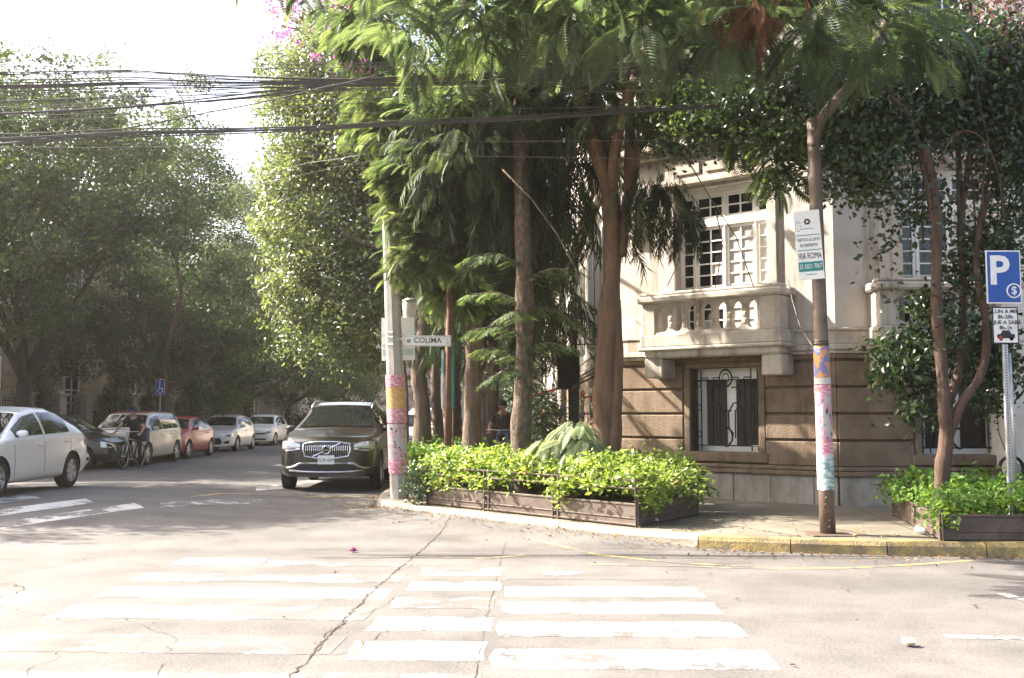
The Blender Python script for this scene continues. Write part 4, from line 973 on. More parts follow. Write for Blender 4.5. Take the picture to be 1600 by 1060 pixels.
def planter(name, poly, sides, label, top, z_panel=.41, posts=1.3):
    """metal planter: panels, rails, posts with rings; sides = indices of edges that show"""
    e = empty(name, (poly[0][0], poly[0][1], .146), 0, label, 'planter'); I = Matrix.Translation(-Vector((poly[0][0], poly[0][1], .146)))
    n = len(poly)
    cx = sum(p[0] for p in poly) / n; cy = sum(p[1] for p in poly) / n
    for i in sides:
        P0, P1 = poly[i], poly[(i + 1) % n]; T, L = frame(P0, P1); T = I @ T
        k = max(1, round(L / posts)); w = L / k
        for j in range(k):
            m = MB(T); m.box(j * w + .012, (j + 1) * w - .012, -.004, .012, .16, .40); m.build('panel', m_ironb, e)
        m = MB(T)
        for z, hh in ((.165, .022), (.245, .016), (.405, .026)): m.box(0, L, -.016, .014, z, z + hh, .004)
        m.build('rail', m_ironb, e)
        if top:
            m = MB(T)
            for z in (.60, .70): m.box(0, L, -.012, .010, z, z + .018, .003)
            m.build('top_rail', m_ironb, e)
        for j in range(k + 1):
            for s in ((0,) if j in (0, k) else (-.05, .05)):
                m = MB(T); m.box(max(0, j * w + s - .014), min(L, j * w + s + .014), -.022, .020, .14, .72 if top else .44, .004); m.build('post', m_ironb, e)
            if 0 < j < k or j == 0:
                m = MB(T); m.ring((j * w + (.0 if j else .075), -.018, .325), .042, .009, n=16); m.build('ring_ornament', m_ironb, e)
                if j == 0 and top:
                    m = MB(T); m.ring((.075, -.012, .65), .036, .008, n=14); m.build('ring_ornament', m_ironb, e)
    m = MB(I); m.slab([(lerp(p[0], cx, .02), lerp(p[1], cy, .02)) for p in poly], .14, .37); m.build('soil', m_soil, e)
    return e
PL1 = [(-1.28, 15.18), (1.50, 12.08), (2.5, 13.55), (2.2, 15.2), (0.9, 16.8), (-1.1, 16.9)]
planter('street_planter', PL1, (0, 1, 5), 'long brown iron planter with bright hedge at the street corner', True)
hedge('hedge', PL1, 30000, .34, .80, lm_hedge, 201, 'bright yellow green hedge filling the corner planter', notch=lambda C: ~((np.abs((C[:, 0] - .3) * .745 + (C[:, 1] - 13.35) * .667) < .55) & (C[:, 2] < .62) & (np.abs((C[:, 0] - .25) * .667 - (C[:, 1] - 13.4) * .745) < .34)))
PL2 = [(4.60, 10.78), (9.5, 10.72), (9.5, 13.3), (5.12, 13.5)]
planter('street_planter', PL2, (0, 3), 'dark iron planter with green hedge at the right edge of the pavement', False)
hedge('hedge', PL2, 15000, .36, .66, lm_hedge2, 202, 'green leafy hedge in the right planter below the parking sign', lump=.06)
PL3 = [(-1.95, 17.3), (-.6, 17.3), (-.6, 26.5), (-1.95, 26.5)]
hedge('hedge', PL3, 12000, .15, .78, lm_hedge2, 203, 'shaded green hedge strip along the kerb behind the concrete pole', leaf=.10)
mb = MB(); mb.slab(PL3, .13, .165); tag(mb.build('soil_bed', m_soil), 'bare soil bed under the kerbside hedge strip', 'soil', kind='structure')
o, _ = crown('ivy_shrub', lm_ivy, None, [(-1.42, 15.15, .55, .20, .22, .32), (-1.46, 15.2, .35, .16, .2, .2)], 60, 14, .07, .06, 205); tag(o, 'small dark ivy shrub at the planter end beside the concrete pole', 'shrub')
o = frond_crown('fallen_branch', leafmat('silvery_leaf', (.20, .25, .14), (.34, .38, .24), .4, .5, .3), None, FROND, [E3(900, 668, 13.7, .20, .2, .16), E3(902, 700, 13.6, .28, .22, .2), E3(862, 690, 13.7, .15, .15, .10)], 240, .36, 206, .1, down=-.9); tag(o, 'pale silvery feathery bush drooping over the hedge', 'bush')
# spiky blades in the corner bed
r = random.Random(3); spk = empty('spiky_plant', (2.2, 13.8, .37), 0, 'thin upright green blades at the right end of the corner hedge', 'plant'); m_blade = M('blade_green', (.10, .17, .06), .5, var=.3, scale=4)
for k in range(26):
    m = MB(Matrix.Translation(-Vector((2.2, 13.8, .37))))
    x = r.uniform(1.8, 2.45); y = r.uniform(13.3, 14.4); hgt = r.uniform(.35, .62); dx, dy = r.uniform(-.08, .08), r.uniform(-.08, .08)
    m.add([(x - .008, y, .5), (x + .008, y, .5), (x + dx * .4 + .006, y + dy * .4, .5 + hgt * .6), (x + dx, y + dy, .5 + hgt), (x + dx * .4 - .006, y + dy * .4, .5 + hgt * .6)], [(0, 1, 2, 3, 4)])
    m.build('blade', m_blade, spk)

# leaf litter
g = np.random.default_rng(301); n = 1500; s = g.random(n)
kp, _ = resample(KERB, .1, cum[3], cum[14] + 3); kp = np.array([[p.x, p.y] for p in kp]); i = g.integers(0, len(kp) - 1, n)
tng = unit(np.diff(kp, axis=0)); off = np.where(g.random(n) < .72, -np.abs(g.exponential(.20, n)) - .03, np.abs(g.exponential(.5, n)) + .2)
xy = kp[i] + np.stack([-tng[i, 1], tng[i, 0]], 1) * off[:, None]
zz = np.where(off < 0, .016 + np.array([terrain(float(a), float(b)) for a, b in xy]), .162)
ok = ~in_poly(xy, PL1) & ~in_poly(xy, PL2); xy, zz = xy[ok], zz[ok]
xr = np.stack([g.uniform(-3, 7, 90), g.uniform(6, 15, 90)], 1); xr = xr[xr[:, 1] < 10.3]
P = np.concatenate([np.concatenate([xy, zz[:, None]], 1), np.concatenate([xr, np.full((len(xr), 1), .014)], 1)])
V, F, T = leaves(P, g.normal(size=(len(P), 3)) * .25 + [[0, 0, 1]], g.uniform(.025, .06, len(P)), g.random(len(P)), .6, .2, g)
tag(np_mesh('leaf_litter', V, F, lm_lit, None, T), 'dry brown leaves scattered along the kerb', 'leaves', kind='stuff')
# ------------------------------------------------------------------ cars
def chaikin(p, it=2):
    p = [Vector(q) for q in p]
    for _ in range(it):
        q = [p[0]]
        for a, b in zip(p[:-1], p[1:]): q += [a.lerp(b, .25), a.lerp(b, .75)]
        q.append(p[-1]); p = q
    return p
TYPES = {
 'sedan': dict(L=4.39, W=1.70, zt=[(0, .60), (.04, .70), (.25, .80), (1.05, .95), (1.15, .98), (1.95, 1.38), (2.45, 1.465), (2.9, 1.46), (3.3, 1.38), (3.95, 1.06), (4.05, 1.05), (4.3, 1.02), (4.39, .90)], zl=[(0, .56), (.25, .74), (1.1, .92), (3.9, 1.0), (4.39, .86)], zb=[(0, .24), (.5, .20), (3.9, .20), (4.39, .30)], wf=.85, wr_=3.46, r=.31, ws=(1.15, 1.95), bk=(3.34, 3.93), sw=[(1.42, 2.36), (2.44, 3.38)], tum=.23),
 'suv': dict(L=4.95, W=1.96, zt=[(0, .86), (.03, .98), (.16, 1.06), (1.20, 1.20), (1.32, 1.23), (2.2, 1.70), (2.8, 1.775), (3.8, 1.75), (4.5, 1.68), (4.85, 1.12), (4.95, .95)], zl=[(0, .80), (.2, .98), (1.2, 1.12), (4.3, 1.18), (4.95, .95)], zb=[(0, .30), (.5, .27), (4.4, .27), (4.95, .35)], wf=.92, wr_=3.90, r=.375, ws=(1.34, 2.2), bk=(4.52, 4.82), sw=[(1.7, 2.72), (2.8, 3.75), (3.82, 4.35)], tum=.20),
 'box': dict(L=4.15, W=1.80, zt=[(0, .70), (.04, .86), (.2, .95), (.85, 1.05), (.95, 1.08), (1.55, 1.52), (2.0, 1.60), (3.4, 1.59), (3.9, 1.52), (4.08, 1.0), (4.15, .85)], zl=[(0, .66), (.2, .88), (.9, .99), (3.9, 1.06), (4.15, .85)], zb=[(0, .24), (.5, .2), (3.7, .2), (4.15, .28)], wf=.80, wr_=3.37, r=.325, ws=(.97, 1.55), bk=(3.92, 4.06), sw=[(1.2, 2.05), (2.13, 2.95), (3.03, 3.6)], tum=.17),
 'hatch': dict(L=3.86, W=1.74, zt=[(0, .62), (.04, .74), (.25, .86), (.95, .98), (1.05, 1.01), (1.7, 1.42), (2.1, 1.50), (2.9, 1.47), (3.4, 1.38), (3.75, .98), (3.86, .85)], zl=[(0, .58), (.25, .78), (1.0, .94), (3.5, 1.02), (3.86, .85)], zb=[(0, .22), (.5, .19), (3.5, .19), (3.86, .28)], wf=.80, wr_=3.25, r=.31, ws=(1.07, 1.7), bk=(3.42, 3.72), sw=[(1.32, 2.12), (2.2, 3.0)], tum=.20),
}
TYPES['small_sedan'] = dict(TYPES['sedan']); TYPES['small_sedan'].update(L=4.05, wr_=3.3, wf=.78, zt=[(0, .60), (.04, .72), (.25, .82), (.95, .96), (1.05, .99), (1.7, 1.38), (2.2, 1.45), (2.7, 1.44), (3.05, 1.36), (3.55, 1.08), (3.65, 1.06), (3.95, 1.03), (4.05, .90)], zl=[(0, .56), (.25, .76), (1.0, .93), (3.6, 1.0), (4.05, .86)], zb=[(0, .22), (.5, .2), (3.6, .2), (4.05, .3)], ws=(1.07, 1.7), bk=(3.08, 3.54), sw=[(1.3, 2.1), (2.18, 2.95)])

def make_car(kind, label, loc, rz, body, roofmat=None, front='plain', group=None, plate=None):
    t = TYPES[kind]; L, W = t['L'], t['W']; hw = W / 2
    car = empty('parked_car' if front != 'moving' else 'car', loc, rz, label, 'car', group)
    plan = [(0, .80), (.10, .90), (.3, .965), (.7, 1.0), (L - .6, 1.0), (L - .15, .94), (L, .86)]
    def half(y):
        Wy = interp(plan, y) * hw; zb, zl, zt = interp(t['zb'], y), interp(t['zl'], y), interp(t['zt'], y); r = max(zt - zl, .02)
        k = min(1, r / .42); wr = Wy * (.90 - t['tum'] * k)
        sh = Wy * .955
        return chaikin([(0, zb), (.80 * Wy, zb), (.95 * Wy, zb + .03), (Wy * .99, zb + .16), (Wy, zb + .45 * (zl - zb)), (Wy * .985, zl - .12), (Wy * .975, zl - .03), (sh, zl), (lerp(sh, wr, .5) + .012 * k, zl + .52 * r), (wr, zl + .90 * r), (wr * .86, zt - .012), (wr * .5, zt), (0, zt + .008)], 2)
    bow = lambda x, y: .20 * (x / hw) ** 2 * max(0, 1 - y / .8) - .10 * (x / hw) ** 2 * max(0, (y - L + .6) / .6)
    ysn = sorted(set([0, .02, .05, .1, .16, .24] + [L * k / 44 for k in range(1, 44)] + [L - .12, L - .06, L - .02, L] + [p[0] for p in t['zt']]))
    rings = []; vs = []; n = None
    for y in ysn:
        h = half(y); ring = [(p.x, p.y) for p in h] + [(-p.x, p.y) for p in reversed(h[1:-1])]; n = len(ring)
        for x, z in ring: vs.append((x, y - L / 2 + bow(x, y), z))
    fs = [(i * n + k, (i + 1) * n + k, (i + 1) * n + (k + 1) % n, i * n + (k + 1) % n) for i in range(len(ysn) - 1) for k in range(n)]
    # end caps: strips across the width so that the bow of the nose shows
    for e, yy in ((0, 0.0), (len(ysn) - 1, L)):
        hN = (n + 2) // 2; base = e * n; cols = 9; prev = None
        for k in range(hN):
            a = base + k; b = base + (n - k) % n
            if k in (0, hN - 1): row = [a] * (cols + 1)
            else:
                xa, za = vs[a][0], vs[a][2]; row = [a]
                for c in range(1, cols):
                    x = lerp(xa, -xa, c / cols); row.append(len(vs)); vs.append((x, yy - L / 2 + bow(x, yy), za))
                row.append(b)
            if prev:
                for c in range(cols):
                    q = [prev[c], prev[c + 1], row[c + 1], row[c]]; q = [v for i_, v in enumerate(q) if v not in q[:i_]]
                    if len(q) > 2: fs.append(q if e == 0 else q[::-1])
            prev = row
    me = bpy.data.meshes.new('body'); me.from_pydata(vs, [], fs); me.materials.append(body); me.materials.append(m_dark)
    bm = bmesh.new(); bm.from_mesh(me); bmesh.ops.remove_doubles(bm, verts=bm.verts, dist=1e-5); bmesh.ops.recalc_face_normals(bm, faces=bm.faces); bm.to_mesh(me); bm.free()
    ob = bpy.data.objects.new('body', me); COL.objects.link(ob)
    cut = MB(); cut.cur = 1
    for yy in (t['wf'], t['wr_']):
        for s in (-1, 1):
            Mx = Matrix.Translation((s * (hw - .10), yy - L / 2, t['r'] + .01)) @ Matrix.Rotation(R(90), 4, 'Y')
            cut.lathe([(t['r'] + .05, -.22), (t['r'] + .05, .30)], 28, Mx)
    cm = cut.mesh('cut'); cm.materials.append(m_dark); cm.materials.append(m_dark); co = bpy.data.objects.new('cut', cm); COL.objects.link(co)
    bmod = ob.modifiers.new('b', 'BOOLEAN'); bmod.object = co; bmod.operation = 'DIFFERENCE'; bmod.solver = 'EXACT'
    dg = bpy.context.evaluated_depsgraph_get(); dg.update(); me2 = bpy.data.meshes.new_from_object(ob.evaluated_get(dg))
    bpy.data.objects.remove(ob); bpy.data.objects.remove(co)
    me2.polygons.foreach_set('use_smooth', [True] * len(me2.polygons)); me2.set_sharp_from_angle(angle=R(40))
    bo_ = link('body', me2, None, car)
    # --- surface lookups for glass and seams
    def side_x(y, z):
        h = half(y); pts = [(p.y, p.x) for p in h[4:-3]]; pts.sort(); return interp(pts, z)
    def top_z(y, x):
        h = half(y); pts = sorted((p.x, p.y) for p in h[len(h) // 2:]); return interp(pts, abs(x))
    def patch(name, fn, nu, nv, mat, parent, flip=False):
        v = [fn(i / nu, j / nv) for j in range(nv + 1) for i in range(nu + 1)]
        f = [(j * (nu + 1) + i, j * (nu + 1) + i + 1, (j + 1) * (nu + 1) + i + 1, (j + 1) * (nu + 1) + i) for j in range(nv) for i in range(nu)]
        m = MB(); m.add(v, [q[::-1] for q in f] if flip else f); return m.build(name, mat, parent, smooth=True)
    y0, y1 = t['ws']
    def wsf(a, b):
        y = lerp(y0 + .03, y1 - .05, b); h = half(y); r_ = interp(t['zt'], y) - interp(t['zl'], y)
        wr = hw * (.90 - t['tum'] * min(1, max(r_, 0) / .42)) * .90; x = lerp(-wr, wr, a)
        return (x, y - L / 2 - .012 + bow(x, y), top_z(y, x) + .010)
    patch('windscreen', wsf, 12, 8, m_carglass, car)
    b0, b1 = t['bk']
    def bkf(a, b):
        y = lerp(b0 + .02, b1 - .04, b); r_ = interp(t['zt'], y) - interp(t['zl'], y); wr = hw * (.90 - t['tum'] * min(1, max(r_, 0) / .42)) * .88; x = lerp(-wr, wr, a)
        return (x, y - L / 2 + .010 + bow(x, y), top_z(y, x) + .010)
    patch('rear_window', bkf, 10, 6, m_carglass, car)
    for s in (-1, 1):
        for (a0, a1) in t['sw']:
            def swf(a, b):
                y = lerp(a0, a1, a); zl, zt = interp(t['zl'], y), interp(t['zt'], y); r_ = zt - zl
                z = zl + .035 + (r_ * .80 - .03) * b if r_ > .06 else zl + .02
                return (s * (side_x(y, z) + .006), y - L / 2, z)
            patch('side_window', swf, 8, 5, m_carglass, car, flip=(s > 0))
        # door seams
        seams = MB()
        for yy in ([t['sw'][0][0] - .10] + [b for _, b in t['sw'][:2]]):
            zl = interp(t['zl'], yy); zz = [.34 + (zl - .36) * k / 5 for k in range(6)]
            v = []
            for z in zz: v += [(s * (side_x(yy, z) + .003), yy - .006 - L / 2, z), (s * (side_x(yy, z) + .003), yy + .006 - L / 2, z)]
            seams.add(v, [(2 * k, 2 * k + 1, 2 * k + 3, 2 * k + 2) for k in range(5)])
        seams.build('door_seam', m_dark, bo_)
        for (a0, a1) in t['sw'][:2]:
            yy = a1 - .18; z = interp(t['zl'], yy) - .13; x = side_x(yy, z); m = MB(); m.box(min(s * x, s * (x + .035)), max(s * x, s * (x + .035)), yy - L / 2 - .09, yy - L / 2 + .09, z - .016, z + .016, .012); m.build('door_handle', body, car, smooth=True)
        yy = t['sw'][0][0] + .05; z = interp(t['zl'], yy) + .06; x = side_x(yy, z)
        m = MB(); m.lathe([(.0, -.10), (.05, -.085), (.075, -.03), (.075, .04), (.06, .08), (0, .10)], 12, Matrix.Translation((s * (x + .10), yy - L / 2, z + .02)) @ Matrix.Rotation(R(90), 4, 'Y') @ Matrix.Diagonal((.85, .55, 1, 1)))
        mir = m.build('mirror', body if not (kind == 'suv') else body, car, smooth=True)
        m = MB(); m.box(min(s * (x - .03), s * (x + .06)), max(s * (x - .03), s * (x + .06)), yy - L / 2 - .03, yy - L / 2 + .02, z - .03, z + .005, .008); m.build('mirror_stalk', m_dark, mir)
        # tail lamps
        m = MB(); zt = interp(t['zl'], L - .1) - .02
        pts = []
        for (yy, z0, z1) in ((L - .34, zt - .10, zt + .0), (L - .12, zt - .17, zt + .01), (L - .015, zt - .18, zt)):
            x = side_x(yy, (z0 + z1) / 2) + .006; pts += [(s * x, yy - L / 2 + bow(x, yy), z0), (s * x, yy - L / 2 + bow(x, yy), z1)]
        x = hw * .60; pts += [(s * x, L / 2 + .008 + bow(x, L), zt - .17), (s * x, L / 2 + .008 + bow(x, L), zt - .01)]
        m.add(pts, [(0, 2, 3, 1), (2, 4, 5, 3), (4, 6, 7, 5)]); m.build('tail_lamp', m_tail, car)
    # nose: everything sits on the bowed front face
    def nose(x, z, off=.006):
        y = 0.0
        for q in range(30):
            h = half(y); mx = max(p.x for p in h if abs(p.y - z) < .12) if any(abs(p.y - z) < .12 for p in h) else 0
            if mx >= abs(x) and interp(t['zt'], y) >= z: break
            y += .02
        return y - L / 2 + bow(x, y) - off
    def npatch(name, poly, mat, par, off=.008, div=8, thick=0):
        """front piece bounded by lower/upper polylines: poly = [(x, zlow, zhigh), ...]"""
        v = []; xs_ = [p[0] for p in poly]
        for i in range(div + 1):
            x = lerp(xs_[0], xs_[-1], i / div); a = interp([(p[0], p[1]) for p in poly], x); b = interp([(p[0], p[2]) for p in poly], x)
            for k in range(4): z = lerp(a, b, k / 3); v.append((x, nose(x, z, off), z))
        m = MB(); m.add(v, [(i * 4 + k, i * 4 + k + 1, i * 4 + k + 5, i * 4 + k + 4)[::-1] for i in range(div) for k in range(3)]); return m.build(name, mat, par, smooth=True)
    zn = interp(t['zt'], .1)
    if front == 'suv':
        gr = npatch('grille', [(-.44, .73, .88), (-.42, .70, .965), (.42, .70, .965), (.44, .73, .88)], m_dark, car, .006, 14)
        m = MB(); P = [(-.44, .94), (-.455, .83), (-.42, .70), (-.2, .665), (.2, .665), (.42, .70), (.455, .83), (.44, .94), (.2, .975), (-.2, .975), (-.44, .94)]
        m.tube([(x, nose(x, z, .016), z) for x, z in P], .017, 6); m.build('grille_surround', m_chrome, gr, smooth=True)
        for k in range(21):
            x = -.40 + .04 * k; m = MB(); m.tube([(x, nose(x, .71, .018), .705), (x, nose(x, .82, .024), .82), (x, nose(x, .95, .018), .945)], .0075, 5); m.build('grille_slat', m_chrome, gr, smooth=True)
        m = MB(); m.tube([(-.26, nose(-.26, .69, .034), .69), (.26, nose(.26, .95, .034), .95)], .012, 6); m.build('diagonal_bar', m_chrome, gr)
        m = MB(); m.lathe([(.0, 0), (.062, 0), (.066, .012), (.078, .018), (.085, .012), (.085, 0)], 24, Matrix.Translation((0, nose(0, .82, .034), .82)) @ Matrix.Rotation(R(90), 4, 'X')); em = m.build('emblem', m_chrome, gr, smooth=True)
        m = MB(); m.box(-.068, .068, nose(0, .82, .052), nose(0, .82, .046), .802, .838); m.build('emblem_band', m_dark, em)
        text('emblem_text', 'VOLVO', .030, m_chrome, em, (0, nose(0, .82, .054), .82), (R(90), 0, 0))
        for s in (-1, 1):
            P = [(s * .52, .83, .93), (s * .66, .81, .97), (s * .80, .80, .99), (s * .90, .84, .985)]; P = P if s > 0 else P[::-1]
            hl = npatch('headlamp', P, m_lamp, car, .014, 8)
            P = [(s * .55, .865, .885), (s * .84, .865, .890)]; P = P if s > 0 else P[::-1]
            npatch('lamp_bar', P, m_chrome, hl, .022, 6)
            P = [(s * .60, .83, .85), (s * .84, .82, .848)]; P = P if s > 0 else P[::-1]
            npatch('lamp_housing', P, m_dark, hl, .020, 6)
            for q in range(3):
                z = .555 + q * .045; P = [(s * .66, z, z + .016), (s * .93, z + .01, z + .026)]; P = P if s > 0 else P[::-1]; npatch('vent_slat', P, m_dark, car, .012, 4)
            m = MB(); PP = [(.40, .565), (.52, .56), (.62, .50), (.74, .47), (.90, .50)]; m.tube([(s * x, nose(x, z, .016), z) for x, z in PP], [.018, .022, .022, .02, .014], 6); m.build('bumper_trim', m_alloy, car, smooth=True)
            m = MB(); m.box(s * .86 - .06, s * .86 + .06, -L / 2 + 1.6, L / 2 - .7, interp(t['zt'], 2.8) - .01, interp(t['zt'], 2.8) + .0, .004); 
        low = npatch('lower_grille', [(-.55, .44, .47), (-.40, .42, .54), (.40, .42, .54), (.55, .44, .47)], m_dark, car, .012, 10)
        m = MB(); m.tube([(x, nose(x, .39, .02), .395 + .03 * (abs(x) / .7) ** 3) for x in (-.72, -.5, -.25, 0, .25, .5, .72)], .022, 6); m.build('skid_trim', m_alloy, car, smooth=True)
        m = MB(); m.tube([(x, nose(x, .56, .014), .565) for x in (-.40, -.2, 0, .2, .40)], .016, 6); m.build('bumper_trim', m_alloy, car, smooth=True)
        for s in (-1, 1):
            m = MB(); zz = [(y, interp(t['zt'], y) - .005 + .035) for y in (2.1, 2.5, 3.0, 3.6, 4.2)]; zz[0] = (2.1, zz[0][1] - .05); zz[-1] = (4.3, zz[-1][1] - .06)
            m.tube([(s * .64, y - L / 2, z) for y, z in zz], .016, 6); m.build('roof_rail', m_alloy, car, smooth=True)
    else:
        zc = zn - .12
        if front == 'hatch':
            npatch('grille', [(-.42, .36, .40), (-.34, .30, .56), (.34, .30, .56), (.42, .36, .40)], m_dark, car, .010, 10)
            for s in (-1, 1):
                P = [(s * .48, .34, .40), (s * .70, .33, .48)]; P = P if s > 0 else P[::-1]; npatch('fog_recess', P, m_dark, car, .010, 5)
        elif front == 'crossover':
            npatch('grille', [(-.60, .60, .66), (-.50, .56, .68), (.50, .56, .68), (.60, .60, .66)], m_dark, car, .010, 10); npatch('lower_grille', [(-.55, .28, .36), (.55, .28, .36)], m_dark, car, .010, 10)
        elif front == 'box':
            npatch('grille', [(-.55, .72, .76), (.55, .72, .76)], m_dark, car, .010, 10); npatch('lower_grille', [(-.50, .34, .48), (-.36, .30, .56), (.36, .30, .56), (.50, .34, .48)], m_dark, car, .010, 10)
        elif front == 'chromeu':
            npatch('grille', [(-.44, .40, .60), (.44, .40, .60)], m_dark, car, .010, 10)
            m = MB(); m.tube([(x, nose(x, z, .016), z) for x, z in ((-.50, .62), (-.46, .42), (-.36, .34), (.36, .34), (.46, .42), (.50, .62))], .014, 6); m.build('grille_surround', m_chrome, car, smooth=True)
        else:
            npatch('grille', [(-.45, zc - .05, zc + .05), (.45, zc - .05, zc + .05)], m_dark, car, .010, 10); npatch('lower_grille', [(-.5, .28, .42), (.5, .28, .42)], m_dark, car, .010, 10)
        for s in (-1, 1):
            P = [(s * .50 * hw / .87, zc - .04, zc + .03), (s * .66 * hw / .87, zc - .07, zc + .07), (s * .80 * hw / .87, zc - .05, zc + .11)]; P = P if s > 0 else P[::-1]
            hl = npatch('headlamp', P, m_lamp, car, .014, 6)
            P = [(s * .58 * hw / .87, zc - .035, zc + .02), (s * .72 * hw / .87, zc - .03, zc + .05)]; P = P if s > 0 else P[::-1]; npatch('lamp_housing', P, m_dark, hl, .02, 5)
    if plate:
        zp = .63 if front == 'suv' else .47
        m = MB(); yp = nose(0, zp, .02); m.box(-.16, .16, yp - .012, yp, zp - .085, zp + .085, .006); p = m.build('licence_plate', m_white, car)
        text('plate_text', plate, .085, m_black, p, (0, yp - .016, zp - .005), (R(90), 0, 0))
    if roofmat is not None:
        rs, re = y1 + .02, b0 - .02
        def rf(a, b):
            y = lerp(rs - .05, re + .1, b); wr = hw * (.90 - t['tum']) * .97; x = lerp(-wr, wr, a); return (x, y - L / 2, top_z(y, x) + .008)
        patch('roof_panel', rf, 10, 10, roofmat, car)
    # wheels
    rr = t['r']
    for yy in (t['wf'], t['wr_']):
        for s in (-1, 1):
            Mx = Matrix.Rotation(R(90) * s, 4, 'Y'); w = .105
            m = MB(); m.lathe([(rr * .66, -w), (rr * .93, -w), (rr * .985, -w * .8), (rr, -w * .4), (rr, w * .4), (rr * .985, w * .8), (rr * .93, w), (rr * .66, w * .95)], 32, Mx, True)
            wh = m.build('wheel', m_rubber, car, smooth=True, loc=(s * (hw - .115), yy - L / 2, rr))
            m = MB(); m.lathe([(rr * .67, w * .92), (rr * .62, w * .95), (rr * .60, w * .55)], 32, Mx, caps=False); m.lathe([(0, w * .90), (.055, w * .86), (.06, w * .5)], 16, Mx)
            ns = 5 if kind != 'sedan' else 7
            for k in range(ns):
                Ms = Mx @ Matrix.Rotation(2 * math.pi * k / ns + .2, 4, 'Z'); mm = MB(Ms); 
                mm.add([(.04, -.032, w * .84), (.04, .032, w * .84), (rr * .63, .05, w * .78), (rr * .63, -.05, w * .78), (.04, -.032, w * .55), (.04, .032, w * .55), (rr * .63, .05, w * .6), (rr * .63, -.05, w * .6)], [(0, 3, 2, 1), (4, 5, 6, 7), (0, 1, 5, 4), (1, 2, 6, 5), (2, 3, 7, 6), (3, 0, 4, 7)])
                m.v += mm.v; b = len(m.v) - 8; m.f += [[b + i for i in f] for f in mm.f]; m.mi += mm.mi
            m.build('rim', m_alloy, wh)
            m = MB(); m.lathe([(0, w * .2), (rr * .62, w * .2)], 24, Mx); m.build('brake_disc', m_dark, wh)
    return car

def text(name, s, size, mat, parent, loc, rot, align='CENTER', extrude=.0006, width=None, mirror=False, bold=0.0):
    cu = bpy.data.curves.new(name, 'FONT'); cu.body = s; cu.size = size; cu.align_x = align; cu.align_y = 'CENTER'; cu.extrude = extrude; cu.offset = bold; cu.resolution_u = 3
    tmp = bpy.data.objects.new(name, cu); COL.objects.link(tmp)
    dg = bpy.context.evaluated_depsgraph_get(); dg.update(); me = bpy.data.meshes.new_from_object(tmp.evaluated_get(dg)); bpy.data.objects.remove(tmp)
    if width:
        xs_ = [v.co.x for v in me.vertices]; k = width / (max(xs_) - min(xs_)); 
        for v in me.vertices: v.co.x *= k
    if mirror:
        for v in me.vertices: v.co.x *= -1
        me.flip_normals()
    me.materials.clear(); o = link(name, me, mat, parent); o.location = loc; o.rotation_euler = rot; return o

p_white = paint('car_white', (.74, .73, .70)); p_silver = paint('car_warm_white', (.50, .49, .45), .2); p_black = paint('car_black', (.010, .010, .009)); p_red = paint('car_red', (.30, .022, .018)); p_brown = paint('car_brown_metallic', (.020, .015, .012), .12); p_grey = paint('car_grey', (.10, .10, .10), .3); p_cream = paint('car_cream', (.48, .44, .36))
sz = terrain(-8.9, 17.3)
make_car('sedan', 'white sedan cut by the left edge of the picture', (-8.92, 17.15, sz - .005), 0, p_white, front='moving')
make_car('suv', 'large dark brown SUV with chrome slatted grille parked at the kerb', (-3.66, 21.75, 0), R(2), p_brown, front='suv', plate='G2F-609')
make_car('hatch', 'black car nosing out behind the white sedan', (-12.75, 28.4, 0), R(82), p_black, front='chromeu')
GL = 'cars parked along the left kerb'
make_car('box', 'boxy cream car with red roof behind the cyclist', (-11.72, 31.1, 0), 0, p_cream, p_red, 'box', GL)
make_car('small_sedan', 'small red sedan parked behind the cream car', (-11.85, 35.4, 0), 0, p_red, None, 'plain', GL)
make_car('hatch', 'white hatchback with dark oval grille behind the red car', (-12.05, 42.0, 0), 0, p_white, None, 'hatch', GL)
make_car('hatch', 'white crossover with narrow dark grille behind the white hatchback', (-12.35, 49.8, 0), 0, p_white, None, 'crossover', GL)
make_car('sedan', 'dark grey car far along the left kerb', (-12.2, 57.2, 0), 0, p_grey, None, 'plain', GL)
make_car('box', 'white van-like car seen through the trunks behind the brown SUV', (-3.45, 32.6, 0), 0, p_white, None, 'box')
make_car('suv', 'pale car further back on the right kerb between two trunks', (-3.5, 41.0, 0), 0, p_silver, None, 'plain')

